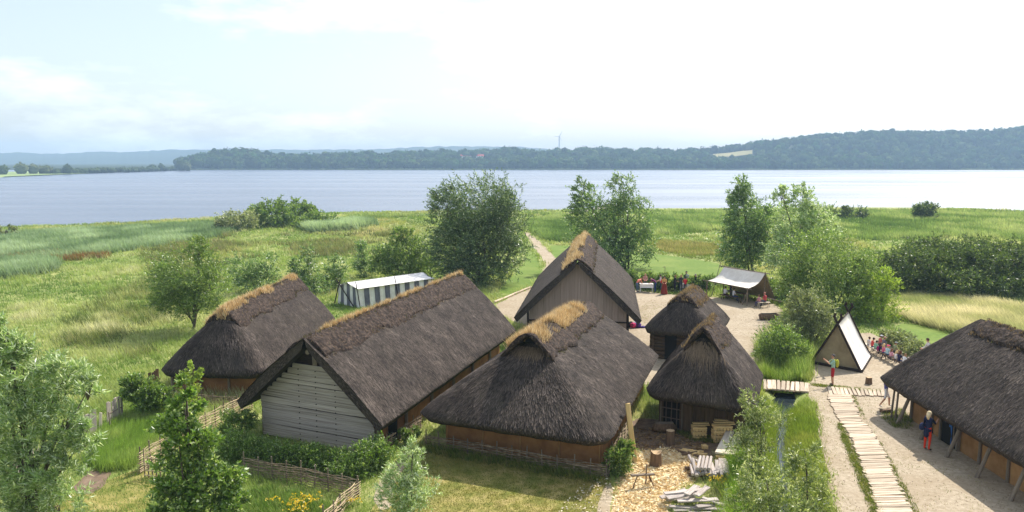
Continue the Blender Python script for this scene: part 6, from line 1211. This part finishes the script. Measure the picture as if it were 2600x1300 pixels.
def finish_people():
    dg = bpy.context.evaluated_depsgraph_get(); got = []
    for e in PEOPLE:
        ev = e[0].evaluated_get(dg); m = ev.to_mesh(); V = np.array([v.co[:] for v in m.vertices]); F = [tuple(q.vertices) for q in m.polygons]; ev.to_mesh_clear(); got.append((V, F))
    for (o, label, p, yaw, sc, J, cols, hair, cut, group, extras), (V, F) in zip(PEOPLE, got):
        tmp = o.data; bpy.data.objects.remove(o); bpy.data.meshes.remove(tmp)
        order = ['shirt', 'sleeve', 'arm', 'pants', 'calf', 'shoe', 'skin']; mats = [pm(cols[k]) for k in order] + [pm((48, 34, 30)), pm((176, 96, 88))]
        segs = [(J[a] * sc, J[b] * sc, order.index(t)) for a, b, t in BONES]; C_ = np.array([V[list(f)].mean(0) for f in F]); best = np.full(len(C_), 1e9); mi = np.zeros(len(C_), int)
        for a, b, t in segs:
            d = b - a; k = np.clip(((C_ - a) @ d) / (d @ d), 0, 1); q = np.linalg.norm(C_ - a - k[:, None] * d, axis=1); w = q < best - 1e-6; best[w] = q[w]; mi[w] = t
        B = MB(); B.v = [tuple(v) for v in V]; B.f = list(F); mi = list(mi)
        def add(fn, t): n0 = len(B.f); fn(); mi.extend([t] * (len(B.f) - n0))
        for s, S in (('l', -1), ('r', 1)):            # five fingers a hand, thumb from the side of the palm
            h, w = J['ha' + s] * sc, J['wr' + s] * sc; d = (h - w) / np.linalg.norm(h - w); sd_ = np.cross(d, (0, 1, .3)); sd_ /= np.linalg.norm(sd_) + 1e-9; cu = np.cross(sd_, d)
            for i, ln in enumerate((.065, .075, .07, .055)):
                b0 = h + sd_ * (i - 1.5) * .017 * sc; add(lambda: B.tube([b0 - d * .01 * sc, b0 + d * ln * .55 * sc, b0 + (d * ln * .9 + cu * .02) * sc], [.0095 * sc, .0085 * sc, .006 * sc], 5), 6)
            b0 = w + d * .03 * sc + sd_ * .03 * sc; add(lambda: B.tube([b0, b0 + (d * .03 + sd_ * .025) * sc, b0 + (d * .06 + sd_ * .03) * sc], [.011 * sc, .0095 * sc, .007 * sc], 5), 6)
        hd, cr_ = J['head'] * sc, J['crown'] * sc; up = (cr_ - hd) / np.linalg.norm(cr_ - hd); fw = np.array([0, 1., 0]); fw = fw - up * (fw @ up)
        if np.linalg.norm(fw) < .3: fw = np.array([0, 0, -1.]) - up * (-up[2])
        fw /= np.linalg.norm(fw); rt = np.cross(fw, up); c = hd + up * .03 * sc
        add(lambda: B.tube([c + fw * .075 * sc + up * .015 * sc, c + fw * .105 * sc - up * .012 * sc], [.01 * sc, .014 * sc], 5), 6)
        for S in (-1, 1): add(lambda: B.ell(c + fw * .082 * sc + rt * S * .032 * sc + up * .018 * sc, (.011 * sc,) * 3, 6, 4), 7); add(lambda: B.ell(c + rt * S * .088 * sc, (.012 * sc, .02 * sc, .026 * sc), 6, 4), 6)
        add(lambda: B.tube([c + fw * .085 * sc - up * .045 * sc - rt * .022 * sc, c + fw * .088 * sc - up * .046 * sc + rt * .022 * sc], .007 * sc, 5), 8)
        Rm = np.array([[math.cos(yaw), math.sin(yaw), 0], [-math.sin(yaw), math.cos(yaw), 0], [0, 0, 1]])
        W_ = lambda X_: np.asarray(X_) @ Rm.T + p
        t = thing('person', p, label, 'person', group)
        mk('body', W_(B.v), B.f, mats, t, smooth=True, mi=mi)
        H = MB(); H.ell(c + up * .022 * sc - fw * .018 * sc, (.098 * sc, .1 * sc, .1 * sc), 12, 8)       # hair leaves the face free
        H.v = [v for v in H.v]; keep = []
        for f in H.f:
            q = np.mean([H.v[i] for i in f], 0) - c
            if not ((q @ fw) > .045 * sc and (q @ up) < .07 * sc) and (q @ up) > -.05 * sc: keep.append(f)
        H.f = keep
        if cut == 'long': H.tube([c - fw * .05 * sc + up * .02 * sc, c - fw * .085 * sc - up * .1 * sc, c - fw * .08 * sc - up * .24 * sc], [.085 * sc, .085 * sc, .04 * sc], 8)
        mk('hair', W_(H.v), H.f, pm(hair), t, smooth=True)
        for ex in extras:
            k = ex[0]; E_ = MB()
            if k == 'cap':
                E_.ell(c + up * .05 * sc - fw * .012 * sc, (.107 * sc, .11 * sc, .085 * sc), 12, 6); E_.f = [f for f in E_.f if np.mean([np.array(E_.v[i]) - c for i in f], 0) @ up > .035 * sc]; E_.add([c + up * .05 * sc + fw * a + rt * b for a, b in ((.07 * sc, -.08 * sc), (.07 * sc, .08 * sc), (.18 * sc, .05 * sc), (.18 * sc, -.05 * sc))] + [c + up * .062 * sc + fw * a + rt * b for a, b in ((.07 * sc, -.08 * sc), (.07 * sc, .08 * sc), (.18 * sc, .05 * sc), (.18 * sc, -.05 * sc))], [(3, 2, 1, 0), (4, 5, 6, 7), (0, 1, 5, 4), (1, 2, 6, 5), (2, 3, 7, 6), (3, 0, 4, 7)])
            elif k == 'backpack': ch = J['chest'] * sc; E_.ell(ch + np.array([0, -.2, -.1]) * sc, (.15 * sc, .1 * sc, .22 * sc), 10, 8); E_.tube([ch + np.array([-.11, .12, -.05]) * sc, ch + np.array([-.12, .0, .12]) * sc, ch + np.array([-.1, -.14, .05]) * sc], .02 * sc, 5); E_.tube([ch + np.array([.11, .12, -.05]) * sc, ch + np.array([.12, .0, .12]) * sc, ch + np.array([.1, -.14, .05]) * sc], .02 * sc, 5)
            elif k == 'bag': pv = J['pelvis'] * sc; E_.ell(pv + np.array([-.2, -.1, .08]) * sc, (.09 * sc, .2 * sc, .17 * sc), 10, 8); E_.tube([pv + np.array([-.2, 0, .2]) * sc, J['shl'] * sc + (0, 0, .06 * sc), J['chest'] * sc + np.array([.1, -.13, -.1]) * sc, pv + np.array([-.18, -.15, .2]) * sc], .018 * sc, 5)
            elif k == 'waist': pv = J['pelvis'] * sc; E_.ell(pv + np.array([0, -.04, -.03]) * sc, (.165 * sc, .135 * sc, .10 * sc), 12, 8); E_.ell(pv + np.array([.0, -.12, -.16]) * sc, (.13 * sc, .06 * sc, .2 * sc), 10, 6); E_.tube([pv + np.array([.06, .12, 0]) * sc, pv + np.array([.1, .17, -.16]) * sc], [.05 * sc, .02 * sc], 6)
            elif k == 'skirt': pv = J['spine'] * sc; E_.tube([pv + (0, 0, .02), J['pelvis'] * sc, J['pelvis'] * sc * (1, 1, .5), np.array([J['pelvis'][0] * sc, J['pelvis'][1] * sc, .04])], [.15 * sc, .19 * sc, .27 * sc, .34 * sc], 14, False)
            elif k == 'phone': hp = (J['hal'] + J['har']) / 2 * sc; E_.box(hp + np.array([0, .05, .03]) * sc, (.15 * sc, .015 * sc, .08 * sc))
            elif k == 'stick': hp = J['har'] * sc; E_.tube([hp, hp + np.array([0, .1, .1]) * sc], [.012, .02], 6)
            mk({'waist': 'tied_jacket', 'stick': 'camera', 'cap': 'cap', 'backpack': 'backpack', 'bag': 'shoulder_bag', 'skirt': 'skirt', 'phone': 'phone'}[k], W_(E_.v), E_.f, pm(ex[1]), t, smooth=k not in ('phone',))
person('man in mint shirt and red shorts photographing with raised phone', (2113, 979), -78, 'phone', 1.02, (158, 196, 178), (176, 40, 52), (70, 66, 56), (96, 90, 88), calf=SKIN, extras=(('backpack', (176, 176, 60)), ('phone', (30, 28, 30))), fat=1.1)
person('walker in white shorts half hidden by the right thatch eave', (2247, 1035), 100, 'walk', .98, (90, 86, 150), (226, 226, 234), (226, 224, 220), (110, 84, 60), calf=SKIN)
person('woman in orange trousers and navy top with shoulder bag', (2353, 1143), 62, 'point', .99, (34, 38, 70), (222, 62, 36), (96, 66, 52), (222, 200, 160), 'long', extras=(('bag', (44, 50, 82)), ('waist', (30, 34, 64)), ('stick', (30, 30, 34))))
person('person in blue jeans standing in the clay house doorway', (2446, 1134), 100, 'stand', 1., (40, 50, 90), (62, 108, 176), (40, 44, 60), (60, 46, 36), world=(18.75, 31.85, 0))
person('guide in white shirt and dark vest facing the children', (2354, 930), -80, 'craft', 1., (214, 206, 202), (50, 44, 44), hair=(70, 46, 40), arm=(214, 206, 202), extras=(('bag', (40, 34, 36)),))
KG = 'children seated on the benches'
ka, kb = ground_at(2203, 891), ground_at(2326, 956)
KIDS = [('white top, farthest on the bench', (222, 222, 226), (60, 64, 90), (80, 58, 44), 'short', ()), ('coral red top near the far end', (226, 84, 82), (70, 76, 110), (60, 44, 38), 'short', ()), ('mint green top', (140, 196, 168), (50, 54, 80), (54, 42, 38), 'short', ()),
        ('navy top wearing a pink trimmed backpack', (44, 38, 84), (52, 50, 82), (66, 56, 60), 'long', (('backpack', (150, 36, 100)),)), ('pink top and loose blond hair', (214, 110, 140), (70, 80, 120), (206, 178, 128), 'long', ()), ('pale blue shirt and pink cap', (164, 196, 204), (60, 70, 100), (180, 150, 104), 'short', (('cap', (226, 84, 120)),)),
        ('pink checked shirt', (206, 150, 170), (60, 66, 96), (120, 84, 62), 'long', ()), ('white shirt and blond ponytail', (226, 222, 220), (70, 84, 120), (210, 182, 130), 'long', ()), ('dark blue top and long brown hair', (38, 40, 74), (44, 50, 86), (88, 54, 42), 'long', ()), ('white shirt beside the maroon one', (220, 222, 226), (60, 70, 110), (140, 110, 80), 'short', ()),
        ('maroon printed shirt and pale cap', (96, 34, 56), (56, 60, 84), (90, 66, 52), 'short', (('cap', (206, 190, 176)),)), ('light grey shirt and green cap', (178, 188, 196), (60, 80, 130), (110, 84, 60), 'short', (('cap', (56, 128, 92)),)), ('light blue shirt and white cap nearest the thatch', (120, 186, 208), (70, 110, 150), (150, 120, 90), 'short', (('cap', (226, 226, 230)),))]
for i, (lb, sh, pa, ha, cu, ex) in enumerate(KIDS):
    f = i / 12; w = ka + (kb - ka) * f; person('seated child in ' + lb, None, 84 + 14 * math.sin(i * 2.1), 'sit', .76 + .05 * math.sin(i * 1.7), sh, pa, hair=ha, cut=cu, group=KG, extras=ex, world=w + (.02 * math.sin(i * 3), 0, 0), sway=.1 * math.sin(i), z=-.03)
for i, (lb, f, sh, ha, ex) in enumerate((('white cap in the second row at the far end', .02, (206, 120, 110), (120, 90, 60), (('cap', (224, 220, 220)),)), ('beige hat in the second row behind the coral one', .1, (120, 120, 130), (150, 120, 86), (('cap', (196, 160, 132)),)), ('grey cap in the second row behind blond child', .34, (150, 160, 120), (140, 110, 70), (('cap', (150, 156, 150)),)))):
    person('seated child with ' + lb, None, 80, 'sit', .8, sh, (60, 64, 90), hair=ha, group=KG, extras=ex, world=ka + (kb - ka) * f + (.85, .35, 0), z=-.03)
bench('bench', 'low bench of the second row of children', ka + (kb - ka) * -.04 + (.85, .4, 0), ka + (kb - ka) * .42 + (.85, .35, 0), .36, .3, 'darkboard')
MG = 'visitors at the market tables'
person('person in coral top bending over the white craft table', None, 60, 'bend', .95, (226, 130, 110), (90, 110, 140), hair=(150, 100, 60), group=MG, world=MT1 + (-.85, -.1, 0))
person('person in purple shirt leaning over the craft table', None, -60, 'bend', 1.0, (104, 36, 84), (50, 70, 120), hair=(60, 46, 40), group=MG, world=MT1 + (.75, -.35, 0))
person('blond person behind the white craft table', None, 180, 'craft', .95, (190, 140, 130), (90, 80, 80), hair=(200, 160, 110), group=MG, world=MT1 + (.0, .75, 0))
person('person in white top with red bag right of craft table', None, -90, 'craft', .95, (222, 216, 216), (60, 66, 90), hair=(50, 34, 32), group=MG, world=MT1 + (1.35, .1, 0), extras=(('bag', (206, 32, 52)),))
person('woman in long red brown dress beside the craft table', None, 190, 'craft', .98, (206, 158, 96), (120, 44, 40), hair=(48, 30, 28), cut='long', group=MG, world=ground_at(1686, 747), extras=(('skirt', (128, 50, 42)),))
person('person in dark clothes at the left of second table', None, 70, 'craft', .95, (44, 46, 52), (44, 46, 60), hair=(130, 96, 70), group=MG, world=MT2 + (-1.05, -.25, 0))
person('second dark clothed person before the far white table', None, 30, 'craft', .98, (52, 50, 56), (50, 54, 72), hair=(170, 130, 84), group=MG, world=MT2 + (-.55, -.5, 0))
person('child in red shirt at the far white table', None, 0, 'craft', .86, (206, 38, 56), (50, 54, 76), hair=(40, 32, 32), group=MG, world=MT2 + (-.15, -.55, 0))
person('tall person in pale shirt behind the far table', None, 180, 'stand', 1.08, (170, 170, 186), (60, 66, 90), hair=(50, 42, 40), group=MG, world=MT2 + (.2, .65, 0))
person('person in black with grey hair right of far table', None, -80, 'craft', 1., (36, 38, 44), (40, 44, 54), hair=(150, 140, 132), group=MG, world=MT2 + (.95, -.1, 0))
AG = 'visitors seated under the awning'; AD = math.degrees(math.atan2(bk[0], bk[1]))
person('person in white shirt seated left under the awning', None, AD, 'sit', .95, (222, 222, 228), (70, 40, 50), hair=(50, 38, 36), group=AG, world=AT - bk * .75 - dr * .75)
person('person in white shirt and jeans seated under awning middle', None, AD + 20, 'sit', .95, (220, 220, 226), (60, 80, 130), hair=(60, 48, 42), group=AG, world=AT - bk * .75 + dr * .25)
person('dark shadowed person standing behind the awning table', None, AD + 180, 'stand', 1., (70, 74, 90), (60, 60, 70), hair=(40, 34, 34), group=AG, world=AT + bk * .55 - dr * 1.3)
person('person in red top seated on the bench right of awning', None, AD - 100, 'sit', 1., (206, 84, 92), (60, 60, 90), hair=(190, 130, 120), group=AG, world=fr + dr * 1.12 + bk * .95)
person('child in pale red top on bench right of awning', None, AD - 90, 'sit', .85, (214, 150, 160), (70, 70, 110), hair=(110, 80, 66), group=AG, world=fr + dr * .95 + bk * .45)
finish_people()
